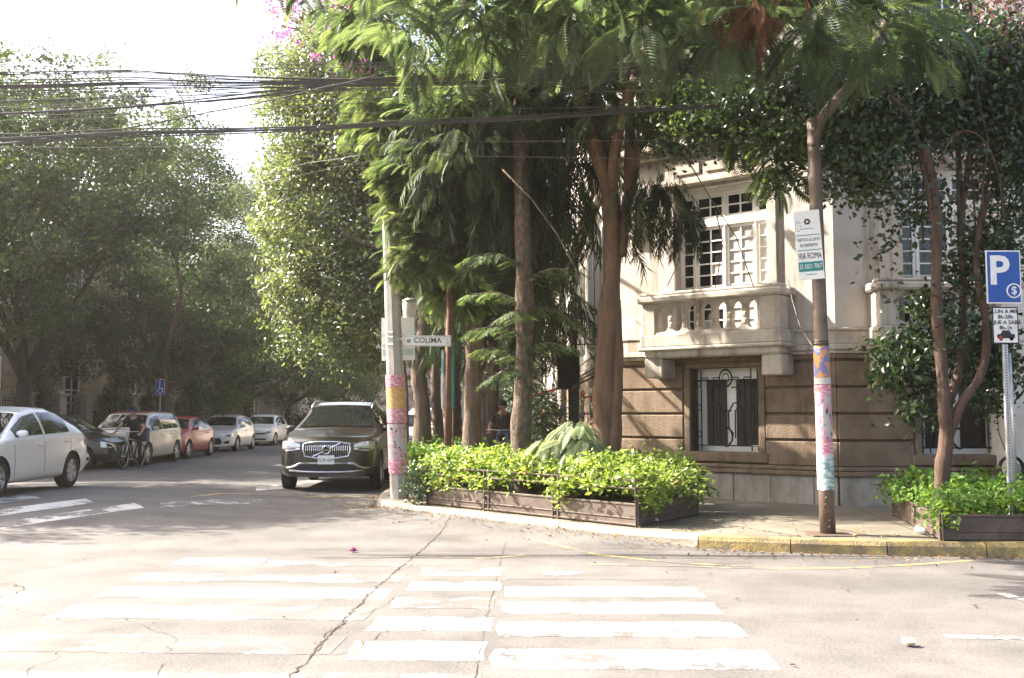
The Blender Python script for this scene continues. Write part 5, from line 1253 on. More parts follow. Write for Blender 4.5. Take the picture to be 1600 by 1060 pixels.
# ------------------------------------------------------------------ bicycle
def bicycle(loc, rz, label, fm):
    """points towards local -y"""
    b = empty('bicycle', loc, rz, label, 'bicycle'); rw = .335
    for yy in (-.53, .53):
        m = MB(); m.ring((0, 0, 0), rw, .019, 'x', 28, 6); w = m.build('wheel', m_rubber, b, smooth=True, loc=(0, yy, rw + .02))
        m = MB(); m.ring((0, 0, 0), rw - .028, .010, 'x', 28, 5); m.build('rim', m_alloy, w, smooth=True)
        m = MB()
        for k in range(14): a = 2 * math.pi * k / 14; m.tube([((.02 if k % 2 else -.02), 0, 0), (0, (rw - .03) * math.cos(a), (rw - .03) * math.sin(a))], .0016, 3)
        m.tube([(-.05, 0, 0), (.05, 0, 0)], .02, 8); m.build('spokes', m_galv, w)
    z0 = rw + .02; m = MB(); hd, bb, st = (0, -.36, .86), (0, .06, .30), (0, .22, .84)
    for a, c in ((hd, bb), (bb, st), ((0, -.34, .84), (0, .20, .78)), (bb, (0, .53, z0)), (st, (0, .53, z0))): m.tube([a, c], .017, 8)
    m.tube([(0, -.35, .93), (0, -.38, .72)], .02, 8); m.build('frame', fm, b, smooth=True)
    m = MB()
    for s in (-1, 1): m.tube([(0, -.385, .70), (s * .05, -.40, .66), (s * .05, -.53, z0)], .012, 6)
    m.build('fork', fm, b, smooth=True)
    m = MB(); m.tube([(0, -.35, .93), (0, -.35, 1.02)], .014, 6); m.tube([(-.30, -.28, 1.03), (-.20, -.36, 1.03), (0, -.37, 1.02), (.20, -.36, 1.03), (.30, -.28, 1.03)], .013, 6); m.build('handlebar', m_galv, b, smooth=True)
    m = MB(); m.add([(-.02, .05, .92), (.02, .05, .92), (.09, .30, .93), (-.09, .30, .93), (-.02, .06, .875), (.02, .06, .875), (.08, .29, .87), (-.08, .29, .87)], [(0, 1, 2, 3), (7, 6, 5, 4), (0, 4, 5, 1), (1, 5, 6, 2), (2, 6, 7, 3), (3, 7, 4, 0)]); m.tube([(0, .2, .8), (0, .2, .88)], .012, 6); m.build('saddle', m_dark, b)
    m = MB(); m.tube([(-.09, .06, .30), (.09, .06, .30)], .012, 6); m.lathe([(.10, -.004), (.10, .004)], 20, Matrix.Translation((.05, .06, .30)) @ Matrix.Rotation(R(90), 4, 'Y'))
    for s in (-1, 1): m.tube([(s * .08, .06, .30), (s * .09, .06 - .02 * s, .30 - .17 * s)], .010, 6); m.box(min(s * .09, s * .17), max(s * .09, s * .17), .06 - .02 * s - .04, .06 - .02 * s + .04, .30 - .17 * s - .01, .30 - .17 * s + .01)
    m.build('crank', m_dark, b)
    m = MB(); m.box(-.07, .07, .28, .78, .715, .728)
    for s in (-1, 1): m.tube([(s * .06, .68, .72), (s * .05, .53, z0)], .006, 5)
    m.build('rack', m_galv, b)
    return b

# ------------------------------------------------------------------ people
m_skin = M('skin', (.40, .22, .145), .55, var=.06, scale=8); m_hair = M('black_hair', (.012, .010, .009), .6, var=.3, scale=30)
m_blackcloth = M('black_cloth', (.018, .017, .018), .85, var=.25, scale=12, bump=.3, bscale=18); m_jean = M('blue_jeans', (.07, .10, .16), .85, var=.2, scale=12, bump=.3, bscale=18); m_shoe = M('shoe', (.03, .03, .03), .6); m_whitecloth = M('pale_cloth', (.55, .53, .50), .85, var=.1, scale=10)
def person(loc, rz, label, J, shirt, trousers, sleeves='short', fingers=True, hair=True, extra=None):
    """J: joint positions (local, facing -y). One continuous skin grown over the skeleton."""
    o_ = empty('person', loc, rz, label, 'person')
    bones = []; V = []; Rd = []; idx = {}
    def vtx(k, p, r): idx[k] = len(V); V.append(Vector(p)); Rd.append(r); return idx[k]
    rad = dict(pelvis=.125, waist=.115, chest=.135, neck=.055, jaw=.062, head=.088, crown=.070, shL=.062, shR=.062, elL=.042, elR=.042, wrL=.028, wrR=.028, haL=.030, haR=.030, hipL=.085, hipR=.085, knL=.056, knR=.056, anL=.040, anR=.040, toL=.036, toR=.036)
    for k in rad:
        if k in J: vtx(k, J[k], rad[k])
    E = [('pelvis', 'waist', 'T'), ('waist', 'chest', 'S'), ('chest', 'neck', 'N'), ('neck', 'jaw', 'K'), ('jaw', 'head', 'K'), ('head', 'crown', 'K')]
    for s in 'LR': E += [('chest', 'sh' + s, 'S'), ('sh' + s, 'el' + s, 'A'), ('el' + s, 'wr' + s, 'K'), ('wr' + s, 'ha' + s, 'K'), ('pelvis', 'hip' + s, 'T'), ('hip' + s, 'kn' + s, 'T'), ('kn' + s, 'an' + s, 'T'), ('an' + s, 'to' + s, 'F')]
    edges = [(idx[a], idx[b]) for a, b, _ in E]; kinds = [k for _, _, k in E]
    nv = len(V)
    if fingers:
        for s in 'LR':
            h = J['ha' + s]; w = J['wr' + s]; h = Vector(h); d = (h - Vector(w)).normalized(); side = d.cross(Vector((0, 0, 1))); side = side.normalized() if side.length > .1 else Vector((1, 0, 0)); nrm = side.cross(d)
            for q, (off, ln) in enumerate(((-.03, .065), (-.01, .075), (.01, .072), (.03, .055))):
                a = vtx('f%s%d' % (s, q), h + d * .03 + side * off, .011); b = vtx('g%s%d' % (s, q), h + d * (.03 + ln * .6) + side * off * 1.15 - nrm * .012, .009); c = vtx('h%s%d' % (s, q), h + d * (.03 + ln) + side * off * 1.15 - nrm * .034, .008)
                edges += [(idx['ha' + s], a), (a, b), (b, c)]; kinds += ['K'] * 3
            a = vtx('t1' + s, h + side * (.045 if s == 'L' else -.045) - d * .01, .012); b = vtx('t2' + s, h + side * (.06 if s == 'L' else -.06) + d * .035 - nrm * .01, .010); edges += [(idx['ha' + s], a), (a, b)]; kinds += ['K'] * 2
    me = bpy.data.meshes.new('body'); me.from_pydata([tuple(v) for v in V], edges, []); ob = bpy.data.objects.new('body', me); COL.objects.link(ob)
    ob.modifiers.new('s', 'SKIN'); sv = me.skin_vertices[0].data
    for i, r_ in enumerate(Rd): sv[i].radius = (r_, r_); sv[i].use_root = (i == idx['pelvis'])
    for k, sx in (('chest', (.165, .115)), ('waist', (.135, .10)), ('pelvis', (.14, .11)), ('head', (.078, .094)), ('jaw', (.056, .066))): sv[idx[k]].radius = sx
    ss = ob.modifiers.new('u', 'SUBSURF'); ss.levels = 2; ss.render_levels = 2
    dg = bpy.context.evaluated_depsgraph_get(); dg.update(); m2 = bpy.data.meshes.new_from_object(ob.evaluated_get(dg)); bpy.data.objects.remove(ob)
    m2.materials.clear()
    for mm in (m_skin, shirt, trousers, m_shoe): m2.materials.append(mm)
    seg = [(V[a], V[b], k) for (a, b), k in zip(edges, kinds)]; mi = []
    for p in m2.polygons:
        c = p.center; best = (9, 'K', 0)
        for a, b, k in seg:
            ab = b - a; t = max(0, min(1, (c - a).dot(ab) / max(ab.length_squared, 1e-9))); d = (c - a - ab * t).length
            if d < best[0]: best = (d, k, t)
        k, t = best[1], best[2]
        mi.append(1 if k == 'S' or (k == 'N' and t < .55) or (k == 'A' and (t < .62 if sleeves == 'short' else True)) else 2 if k == 'T' and not (k == 'T' and best[0] < 0) else 3 if k == 'F' else 0)
    m2.polygons.foreach_set('material_index', mi); m2.polygons.foreach_set('use_smooth', [True] * len(mi))
    body = link('body', m2, None, o_)
    hd, cr, jw = Vector(J['head']), Vector(J['crown']), Vector(J['jaw']); up = (cr - jw).normalized(); fw = Vector(J.get('face', (0, -1, -.1))).normalized(); fw = (fw - up * fw.dot(up)).normalized(); sd = up.cross(fw)
    def hp(a, b, c): return hd + sd * a + fw * b + up * c
    Mh = Matrix(((sd.x, fw.x, up.x, hd.x), (sd.y, fw.y, up.y, hd.y), (sd.z, fw.z, up.z, hd.z), (0, 0, 0, 1)))
    if hair:
        m = MB(Mh); m.lathe([(.098, .01), (.104, .045), (.098, .085), (.070, .118), (.03, .132), (0, .134)], 16, Matrix.Translation((0, -.022, 0)) @ Matrix.Diagonal((.92, 1.05, 1, 1)))
        m.box(-.085, .085, -.118, -.05, -.05, .05, .03); m.build('hair', m_hair, o_, smooth=True)
    m = MB(Mh); m.add([(-.014, .085, .02), (.014, .085, .02), (.020, .085, -.028), (-.020, .085, -.028), (0, .122, -.022)], [(0, 1, 4), (1, 2, 4), (2, 3, 4), (3, 0, 4)]); m.build('nose', m_skin, o_)
    m = MB(Mh)
    for s in (-1, 1): m.lathe([(0, -.01), (.012, 0), (0, .01)], 8, Matrix.Translation((s * .032, .085, .022))); 
    m.build('eyes', m_hair, o_)
    m = MB(Mh); m.box(-.026, .026, .078, .090, -.064, -.056, .003); m.build('mouth', M('lips', (.30, .12, .10), .5), o_)
    for s in (-1, 1):
        m = MB(Mh); m.lathe([(0, -.028), (.012, -.015), (.014, .01), (0, .03)], 8, Matrix.Translation((s * .084, .0, .0))); m.build('ear', m_skin, o_, smooth=True)
    if extra: extra(o_, Mh)
    return o_

# cyclist standing astride, leaning on the bars, facing the camera
cy_loc = Vector((-10.62, 28.1, 0))
bicycle(cy_loc + Vector((.0, -.12, 0)), R(-3), 'bicycle held by the standing cyclist in black', m_alloy)
J = dict(pelvis=(0, .12, .92), waist=(0, .05, 1.08), chest=(0, -.06, 1.32), neck=(.01, -.13, 1.47), jaw=(.01, -.19, 1.53), head=(.01, -.22, 1.60), crown=(.01, -.22, 1.68), shL=(.19, -.06, 1.40), shR=(-.19, -.08, 1.40), elL=(.30, -.12, 1.14), elR=(-.32, -.20, 1.18), wrL=(.27, -.30, .99), wrR=(-.42, -.36, 1.00), haL=(.26, -.37, .97), haR=(-.45, -.43, .98), hipL=(.11, .11, .88), hipR=(-.11, .11, .88), knL=(.16, .02, .48), knR=(-.15, .03, .48), anL=(.17, .10, .08), anR=(-.17, .10, .08), toL=(.19, -.08, .035), toR=(-.19, -.08, .035), face=(-.1, -1, -.35))
def shades(o_, Mh):
    m = MB(Mh)
    for s in (-1, 1): m.box(s * .036 - .028, s * .036 + .028, .088, .098, .004, .040, .006)
    m.box(-.012, .012, .092, .097, .026, .034); m.build('sunglasses', M('blue_mirror_lens', (.02, .12, .45), .1, .4), o_)
person(cy_loc, R(5), 'cyclist in black clothes and blue sunglasses standing astride a bicycle', J, m_blackcloth, m_blackcloth, extra=shades)
# delivery bag behind him
m = MB(); m.box(-.20, .20, -.14, .14, 0, .40, .03); e = m.build('pannier_bag', M('grey_blue_bag', (.06, .075, .10), .7, var=.2, scale=10), None, loc=cy_loc + Vector((.04, .44, .728))); tag(e, 'grey pannier bag with red top behind the standing cyclist', 'bag')
m = MB(); m.box(-.13, .13, -.10, .10, .40, .46, .025); m.build('bag_top', M('red_bag_top', (.35, .03, .03), .6), e)

# rider on the pavement behind the hedge
rl = Vector((-.20, 21.6, .146))
bicycle(rl, R(-12), 'bicycle under the rider between the tree trunks', m_iron)
J = dict(pelvis=(0, .20, .93), waist=(0, .15, 1.06), chest=(0, .05, 1.27), neck=(0, -.01, 1.42), jaw=(0, -.05, 1.47), head=(0, -.07, 1.54), crown=(0, -.07, 1.62), shL=(.18, .04, 1.34), shR=(-.18, .04, 1.34), elL=(.29, -.05, 1.12), elR=(-.29, .02, 1.10), wrL=(.24, -.26, 1.06), wrR=(-.27, -.16, .96), haL=(.25, -.31, 1.07), haR=(-.27, -.24, .97), hipL=(.10, .16, .90), hipR=(-.10, .16, .90), knL=(.13, -.18, .66), knR=(-.13, -.10, .50), anL=(.13, -.02, .26), anR=(-.15, .10, .10), toL=(.13, -.14, .20), toR=(-.16, -.05, .05), face=(-.25, -1, -.1))
person(rl, R(-8), 'man in dark t-shirt and jeans riding behind the hedge', J, M('charcoal_shirt', (.045, .038, .036), .85, var=.25, scale=12, bump=.3, bscale=18), m_jean)
# two far figures by the cafe
W_ = dict(pelvis=(0, 0, .92), waist=(0, 0, 1.06), chest=(0, 0, 1.32), neck=(0, 0, 1.47), jaw=(0, -.02, 1.52), head=(0, -.03, 1.60), crown=(0, -.03, 1.68), shL=(.18, 0, 1.40), shR=(-.18, 0, 1.40), elL=(.24, .05, 1.13), elR=(-.24, -.04, 1.13), wrL=(.23, -.08, .90), wrR=(-.23, -.2, .95), haL=(.23, -.11, .84), haR=(-.22, -.26, .92), hipL=(.09, 0, .88), hipR=(-.09, 0, .88), knL=(.10, -.10, .48), knR=(-.10, .04, .48), anL=(.10, -.02, .08), anR=(-.10, .20, .10), toL=(.10, -.18, .04), toR=(-.10, .06, .04))
person(Vector((1.02, 34.5, .146)), R(20), 'distant person in dark clothes by the cafe awning', W_, m_blackcloth, m_blackcloth, fingers=False)
person(Vector((1.50, 36.0, .146)), R(-15), 'distant person in a pale shirt by the cafe awning', W_, m_whitecloth, m_blackcloth, fingers=False)
# ------------------------------------------------------------------ street furniture
def wrap(T, r, z0, z1, a0, a1, mat, name, parent, taper=0.0, n=20, rag=0.0, seed=0):
    """paper wrapped round a pole: curved sheet with slightly ragged ends"""
    rr = random.Random(seed); v = []
    for i in range(n + 1):
        a = lerp(a0, a1, i / n); e0, e1 = rr.uniform(-rag, rag), rr.uniform(-rag, rag); k = rr.uniform(0, .003)
        for z, e in ((z0, e0), (z1, e1)): v.append((math.cos(a) * (r + k), math.sin(a) * (r + k), z + e))
    m = MB(T); m.add(v, [(2 * i, 2 * i + 2, 2 * i + 3, 2 * i + 1) for i in range(n)]); return m.build(name, mat, parent, smooth=True)
def printmat(name, base, inks, scale=14, rows=30):
    """printed paper: blocks of ink in rows"""
    m = bpy.data.materials.new(name); nt, out = nodes_of(m); b = N(nt, 'ShaderNodeBsdfPrincipled', Roughness=.7); co = N(nt, 'ShaderNodeTexCoord').outputs['Object']; c = base
    for k, (ink, th, sc) in enumerate(inks):
        mp = N(nt, 'ShaderNodeMapping'); mp.inputs['Scale'].default_value = (scale, scale, sc * rows); mp.inputs['Location'].default_value = (k * 7.1, k * 3.3, k * 5.7); nt.links.new(co, mp.inputs[0])
        n = noise(nt, mp.outputs[0], 1.0, 2, .5); f = ramp(nt, n.outputs[0], [(th, (0, 0, 0)), (th + .03, (1, 1, 1))]); c = mixc(nt, f.outputs[0], c, ink)
    nt.links.new(c, b.inputs['Base Color']); nt.links.new(b.outputs[0], out.inputs[0]); return m
pm_pink = printmat('pink_print', (.46, .14, .21), [((.58, .40, .40), .52, 1.6), ((.50, .26, .10), .62, .5)])
pm_yel = printmat('pink_yellow_print', (.45, .15, .18), [((.50, .32, .09), .42, 1.4)])
pm_fig = printmat('figure_print', (.40, .35, .33), [((.50, .16, .24), .56, .3), ((.05, .05, .06), .60, .35), ((.12, .14, .35), .66, .4), ((.45, .12, .05), .66, .3)], 18)
pm_teal = printmat('teal_print', (.36, .42, .38), [((.14, .26, .25), .50, .8), ((.55, .58, .55), .60, 1.5)])
pm_sun = printmat('orange_blue_print', (.16, .15, .28), [((.48, .24, .07), .50, .3), ((.50, .48, .48), .66, .5)], 10)
pm_white = printmat('white_print', (.44, .42, .39), [((.2, .12, .12), .66, 1.5)])

# -- steel pole on the right
sp = empty('steel_pole', (3.58, 11.42, .146), 0, 'brown steel pole wrapped in posters beside the yellow kerb', 'pole')
bx = Vector((3.58, 11.42, .146)); lean = Vector((-.012, 0, 1)) / 1.0
m = MB(); m.tube([lean * z for z in (0, .6, 1.4, 2.4, 3.4, 4.6, 4.8)], [.088, .085, .082, .079, .076, .074, .073], 20); m.build('shaft', m_spole, sp, smooth=True)
m = MB(); m.box(-.24, .24, -.24, .22, 0, .014, .004); m.build('base_plate', m_spole, sp)
m = MB(); P = [at(x, y, d) - bx for x, y, d in ((1272, 215, 11.42), (1278, 195, 11.42), (1300, 165, 11.3), (1330, 135, 11.2), (1355, 95, 11.1), (1390, 30, 11.0))]; m.tube(P, [.08, .078, .075, .07, .065, .06], 14); m.build('arm', m_spole, sp, smooth=True)
TL = Matrix.Shear('XY', 4, (0, 0)) if False else Matrix(((1, 0, -.012, 0), (0, 1, 0, 0), (0, 0, 1, 0), (0, 0, 0, 1)))
for k, (z0, z1, mt, rag) in enumerate(((1.78, 2.13, pm_sun, .004), (1.70, 1.775, pm_white, .004), (1.60, 1.695, pm_pink, .003), (1.06, 1.62, pm_fig, .003), (.88, 1.08, pm_pink, .003), (.50, .90, pm_teal, .012))):
    wrap(TL, .089 + .0015 * (k % 3), z0, z1, math.pi * .75, math.pi * 2.3, mt, 'poster', sp, rag=rag, seed=k)
m = MB(TL); m.ring((0, 0, 2.16), .083, .008, 'z', 20); m.ring((0, 0, 2.19), .082, .006, 'z', 20); m.tube([(-.09, -.03, 2.16), (-.12, -.05, 2.22)], .004, 4); m.build('strap', m_iron, sp)
m = MB(TL)     # scrawled tag
rr = random.Random(4)
for k in range(5):
    zc = .40 - k * .072
    pts = [(-.02 + .03 * math.cos(a) * (1 if k % 2 else .6) + rr.uniform(-.004, .004), 0, zc + .028 * math.sin(a)) for a in np.linspace(.6 + k, 5.6 + k * .3, 8)]
    m.tube([(x, -math.sqrt(max(0, .089 ** 2 - x * x)), z) for x, _, z in pts], .0045, 4)
m.build('graffiti', m_black, sp)
m = MB(); P = [at(1232, 438, 12.7) - bx, at(1238, 470, 12.3) - bx, at(1250, 510, 11.9) - bx, at(1272, 545, 11.42) - bx]; m.tube(P, .006, 4); m.build('loose_cable', m_wire, sp)
# notice fixed to it
def notice(loc, rot, label, w, h, mirror=False, front=m_signw):
    n_ = empty('notice_board', loc, 0, label, 'sign'); n_.rotation_euler = rot
    m = MB(); m.box(-w / 2, w / 2, -.004, .004, -h / 2, h / 2, .001); m.build('board', front, n_)
    y = -.0065; rx = (R(90), 0, 0)
    s = h / .80
    m = MB()
    for zz in (.115, -.06): m.box(-w * .47, w * .47, y, -.0042, (zz - .004) * s, (zz + .004) * s)
    m.build('rule', m_teal, n_)
    m = MB(); m.box(-w * .47, w * .47, y, -.0042, -.305 * s, -.195 * s); m.build('phone_band', m_teal, n_)
    kw = dict(mirror=mirror)
    text('lettering', 'DEPTOS & LOFTS', .05 * s, m_black, n_, (0, y, .06 * s), rx, width=w * .86, **kw); text('lettering', 'EN PREVENTA', .05 * s, m_black, n_, (0, y, -.005 * s), rx, width=w * .68, **kw)
    text('lettering', 'VIA ROMA', .10 * s, m_black, n_, (0, y, -.13 * s), rx, width=w * .90, **kw); text('lettering', '55 5021 7067', .075 * s, m_signw if not mirror else m_black, n_, (0, y - .002, -.25 * s), rx, width=w * .86, **kw)
    m = MB(); m.ring((0, y, .27 * s), .028 * s, .010, n=6, m=4); m.build('emblem', m_black, n_)
    m = MB()
    for k in range(9): a = k * .7; m.box(-w * .36 + math.cos(a) * .03 - .005, -w * .36 + math.cos(a) * .03 + .005, y, -.0042, (.22 + .055 * math.sin(a)) * s - .004, (.22 + .055 * math.sin(a)) * s + .008)
    tag(m.build('sparkle_mark', m_black, n_), kind='stuff')
    m = MB(); m.box(-w * .22, w * .22, y, -.0042, .185 * s, .192 * s); m.box(-w * .22, w * .22, y, -.0042, -.345 * s, -.338 * s); m.build('small_print', m_teal, n_)
    return n_
nl = at(1264, 383, 11.30)
nt_ = notice(nl, (0, R(-3.5), R(-12)), 'white apartment sale notice strapped to the steel pole', .285, .80)

# -- concrete pole with street sign
cp = empty('concrete_pole', (-1.83, 16.35, .146), 0, 'octagonal grey concrete pole with pink posters at the kerb', 'pole')
lean2 = Vector((-.045, 0, 1))
m = MB(); m.tube([lean2 * z for z in (0, 2, 4, 4.6)], [.150, .137, .124, .120], 8); m.build('shaft', m_cpole, cp)
T2 = Matrix(((1, 0, -.045, 0), (0, 1, 0, 0), (0, 0, 1, 0), (0, 0, 0, 1)))
for k, (z0, z1, mt) in enumerate(((1.80, 2.0, pm_pink), (1.42, 1.80, pm_yel), (1.22, 1.45, pm_pink), (.62, 1.20, pm_fig), (.40, .66, pm_pink))):
    wrap(T2, .158 - .003 * (k % 2), z0, z1, math.pi * 1.02, math.pi * 2.02, mt, 'poster', cp, rag=.006, seed=30 + k, n=14)
m = MB(T2)
for z in (2.50, 2.62, 2.70): m.ring((0, 0, z), .143, .006, 'z', 8)
m.build('strap', m_galv, cp)
c0 = at(669, 533, 16.2); sg = empty('street_sign', c0, R(4), 'white street name sign reading COLIMA on the concrete pole', 'sign')
m = MB(); m.box(-.375, .375, -.006, .006, -.088, .088, .004); m.build('plate', m_signw, sg)
m = MB(); m.box(-.365, .365, -.009, -.0062, -.078, -.074); m.box(-.365, .365, -.009, -.0062, .074, .078); m.box(-.365, -.361, -.009, -.0062, -.074, .074); m.box(.361, .365, -.009, -.0062, -.074, .074); m.build('border', m_brownt, sg)
text('lettering', 'COLIMA', .125, m_brownt, sg, (-.01, -.009, .006), (R(90), 0, 0), width=.45, bold=.002)
m = MB(); m.lathe([(0, 0), (.034, 0)], 18, Matrix.Translation((-.315, -.009, 0)) @ Matrix.Rotation(R(90), 4, 'X')); m.build('seal', M('seal_grey', (.40, .36, .32), .6), sg)
m = MB(); m.box(.285, .335, -.009, -.0062, -.05, -.044); m.box(.295, .325, -.009, -.0062, -.02, -.012); m.box(.302, .318, -.009, -.0062, .02, .03); m.build('district_mark', m_brownt, sg)
m = MB(); m.tube([(-.375, .03, .03), (-.50, .06, .03)], .012, 6); m.build('bracket', m_galv, sg)
n2 = notice(at(622, 530, 16.62), (0, R(1), R(180) + R(-6)), 'white sale notice behind the concrete pole, seen from its back', .56, .72)
text('back_lettering', 'VIA ROMA', .12, M('show_through', (.42, .42, .40), .6), n2, (0.12, .0055, -.12), (R(90), 0, R(180)), mirror=True, width=.5)
text('back_lettering', 'DEPTOS & LOFTS', .05, bpy.data.materials['show_through'], n2, (0.12, .0055, .06), (R(90), 0, R(180)), mirror=True, width=.48)
m = MB(); m.box(-.26, .26, .0045, .006, -.275, -.175); m.build('back_band', M('show_through_teal', (.36, .46, .44), .6), n2)
ll = at(640, 492, 16.7); la = empty('lantern', ll, 0, 'tapered glass street lantern behind the concrete pole', 'lamp')
m_lglass = M('frosted_lamp_glass', (.55, .50, .42), .3, var=.1, scale=6, spec=.6)
m = MB(); m.lathe([(0, -.28), (.04, -.26), (.08, -.14), (.11, .02), (.125, .18), (.11, .22)], 16); m.build('shade', m_lglass, la, smooth=True)
m = MB(); m.lathe([(.125, .22), (.12, .245), (.05, .28), (0, .295)], 16); m.build('cap', m_cpole, la, smooth=True)
m = MB(); m.tube([(0, 0, .285), (-.15, -.1, .42), (-.36, -.3, .40)], .016, 6); m.build('bracket', m_iron, la)

# -- rusty pipe with hanging banners
rp = empty('rusty_pipe', (-1.10, 17.1, .15), 0, 'rusty upright pipe with torn banners behind the street sign', 'pole')
m = MB(); m.tube([(0, 0, 0), (.01, 0, 2), (.03, 0, 4.6)], .062, 10); m.build('shaft', m_rust, rp, smooth=True)
m = MB(); m.box(-.105, -.068, -.02, .02, 1.45, 2.45, .004); m.build('banner', printmat('banner_print', (.50, .52, .50), [((.55, .26, .05), .58, .05), ((.14, .28, .38), .58, .06)], 6), rp)
m = MB(); m.box(.068, .11, .05, .09, 1.45, 2.6, .004); m.build('banner', m_teal, rp)
m = MB(); m.tube([(.09, .07, 0), (.09, .07, 2.6)], .018, 6); m.build('stake', m_bark, rp)

# -- parking sign on a perforated post
pp = at(1573, 600, 11.3); pk = empty('parking_sign', (pp.x, 11.3, .30), 0, 'blue parking sign above a white hours plate on perforated post', 'sign')
m = MB(); m.box(-.028, .028, -.006, .03, 0, 2.95, .003); post = m.build('post', m_galv, pk)
m = MB()
for k in range(54): z = .30 + k * .032; m.box(-.006, .006, -.0085, -.0062, z - .007, z + .007)
m.build('hole', m_black, post)
m = MB(); m.tube([(.12, .12, 0), (.085, .06, 1.0), (.06, .04, 1.9)], .022, 8); m.build('brace_pipe', m_galv, pk, smooth=True)
def plate(w, z0, z1, mat, rim, name):
    m = MB(); m.box(-w / 2, w / 2, -.022, -.014, z0, z1, .006); o = m.build(name, rim, pk)
    m = MB(); m.box(-w / 2 + .016, w / 2 - .016, -.026, -.0225, z0 + .016, z1 - .016, .001); m.build('face', mat, o); return o
z = lambda py: at(1560, py, 11.3).z - .30
pb = plate(.40, z(475), z(392), m_blue, m_signw, 'blue_plate'); zc = (z(475) + z(392)) / 2
text('letter_p', 'P', .46, m_signw, pb, (-.055, -.029, zc + .06), (R(90), 0, 0), bold=.012, extrude=.001)
m = MB(); m.ring((.11, -.028, zc - .16), .078, .009, n=24, m=4); m.build('coin_ring', m_signw, pb); text('letter_coin', '$', .125, m_signw, pb, (.11, -.029, zc - .158), (R(90), 0, 0), bold=.002)
wp = plate(.30, z(538), z(480), m_signw, m_black, 'hours_plate'); z0 = z(480)
for k, s in enumerate(('LUN A MIE', '8h-20h', 'JUE A SAB', '8h-1h')): text('lettering', s, .062, m_black, wp, (0, -.029, z0 - .055 - k * .062), (R(90), 0, 0), bold=.001)
zz = z(538) + .065
m = MB(); m.prism([(-.10, zz), (.10, zz), (.10, zz + .045), (.06, zz + .05), (.04, zz + .09), (-.04, zz + .09), (-.06, zz + .05), (-.10, zz + .045)], -.029, -.0262)
for s in (-1, 1): m.lathe([(0, 0), (.022, 0)], 12, Matrix.Translation((s * .06, -.0292, zz - .006)) @ Matrix.Rotation(R(90), 4, 'X'))
m.build('car_symbol', m_black, wp)
m = MB(); m.box(-.075, -.045, -.0315, -.0295, zz - .012, zz + .025); m.build('red_mark', m_redp, wp)
# coil of hose on the wall
hc = at(1579, 733, 14.1); hz = empty('hose_coil', hc, 0, 'coil of black hose hanging at the right edge by the pale wall', 'hose')
m = MB(); m.ring((0, 0, 0), .17, .014, n=28); m.ring((.012, -.03, .01), .165, .014, n=28); m.build('coil', m_dark, hz, smooth=True)
m = MB(); m.tube([(-.03, 0, .16), (-.12, .05, .5), (-.18, .1, 1.6), (-.16, .15, 3.0)], .008, 5); m.build('cable', m_wire, hz)

# -- litter on the ground
def cup(px, py, hh, rot, label):
    p = ground(px, py, hh); m = MB(Matrix.Rotation(rot, 4, 'Z') @ Matrix.Rotation(R(82), 4, 'Y')); m.lathe([(.030, -.055), (.041, .055), (.043, .06), (.038, .058), (.029, -.050), (0, -.050)], 16); o = m.build('paper_cup', m_white, None, smooth=True, loc=p + Vector((0, 0, .043))); tag(o, label, 'cup')
cup(702, 800, 0.07, R(20), 'white paper cup lying in the road below the corner planter')
cup(1440, 835, .15, R(120), 'white paper cup lying beside the right planter')
def crumple(name, px, py, hh, s, mat, label, cat, seed):
    g = np.random.default_rng(seed); bm = bmesh.new(); bmesh.ops.create_icosphere(bm, subdivisions=2, radius=1)
    for v in bm.verts: k = 1 + g.normal() * .22; v.co = Vector((v.co.x * s * k, v.co.y * s * .8 * k, (v.co.z * .45 + .42) * s * k))
    me = bpy.data.meshes.new(name); bm.to_mesh(me); bm.free(); p = ground(px, py, hh); o = link(name, me, mat, None, p); tag(o, label, cat)
crumple('crumpled_bag', 1018, 818, .15, .085, M('grey_plastic_bag', (.45, .45, .46), .4), 'crumpled pale plastic bag at the planter foot', 'bag', 3)
crumple('blossom', 552, 862, 0.01, .04, lm_pink, 'single pink blossom on the sunlit road', 'flower', 4)
crumple('fallen_leaf', 1421, 1008, .01, .05, M('tan_leaf', (.45, .36, .24), .7), 'single pale fallen leaf on the empty road', 'leaf', 5)
crumple('blossom', 656, 815, 0.01, .035, lm_pink, 'pink blossom on the shaded road near the paper cup', 'flower', 6)

# ------------------------------------------------------------------ overhead cables
def cable(pts, r, label, group, j=0.0):
    P = [at(x, y, d) for x, y, d in pts]; out = []
    for a, b in zip(P[:-1], P[1:]):
        for k in range(7): t = k / 7; out.append(a.lerp(b, t) - Vector((0, 0, .02 * math.sin(math.pi * t))))
    out.append(P[-1]); m = MB(); m.tube(out, r, 5); tag(m.build('overhead_cable', m_wire, None, smooth=True), label, 'cable', group)
rr = random.Random(12)
for k in range(11):
    e = rr.uniform(-9, 9); f = rr.uniform(-7, 7)
    cable([(-160, 222 + e, 12.2), (200, 208 + e * .8, 12.2), (640, 192 + f * .7, 12.2), (1000, 172 + f * .6, 12.2), (1360, 146 + f, 12.2), (1750, 118 + e, 12.2)], rr.choice((.004, .006, .009)), 'black cable in the lower thick bundle crossing above the street', 'lower cable bundle')
for k in range(24):
    e = rr.uniform(-38, 40); f = rr.uniform(-18, 18)
    cable([(-160, 146 + e, 12.6), (200, 138 + e * .8, 12.6), (560, 131 + f * .6, 12.6), (900, 118 + f, 12.6), (1300, 84 + f, 12.6), (1750, 60 + f, 12.6)], rr.choice((.005, .006, .009)), 'black cable in the upper loose bundle crossing above the street', 'upper cable bundle')
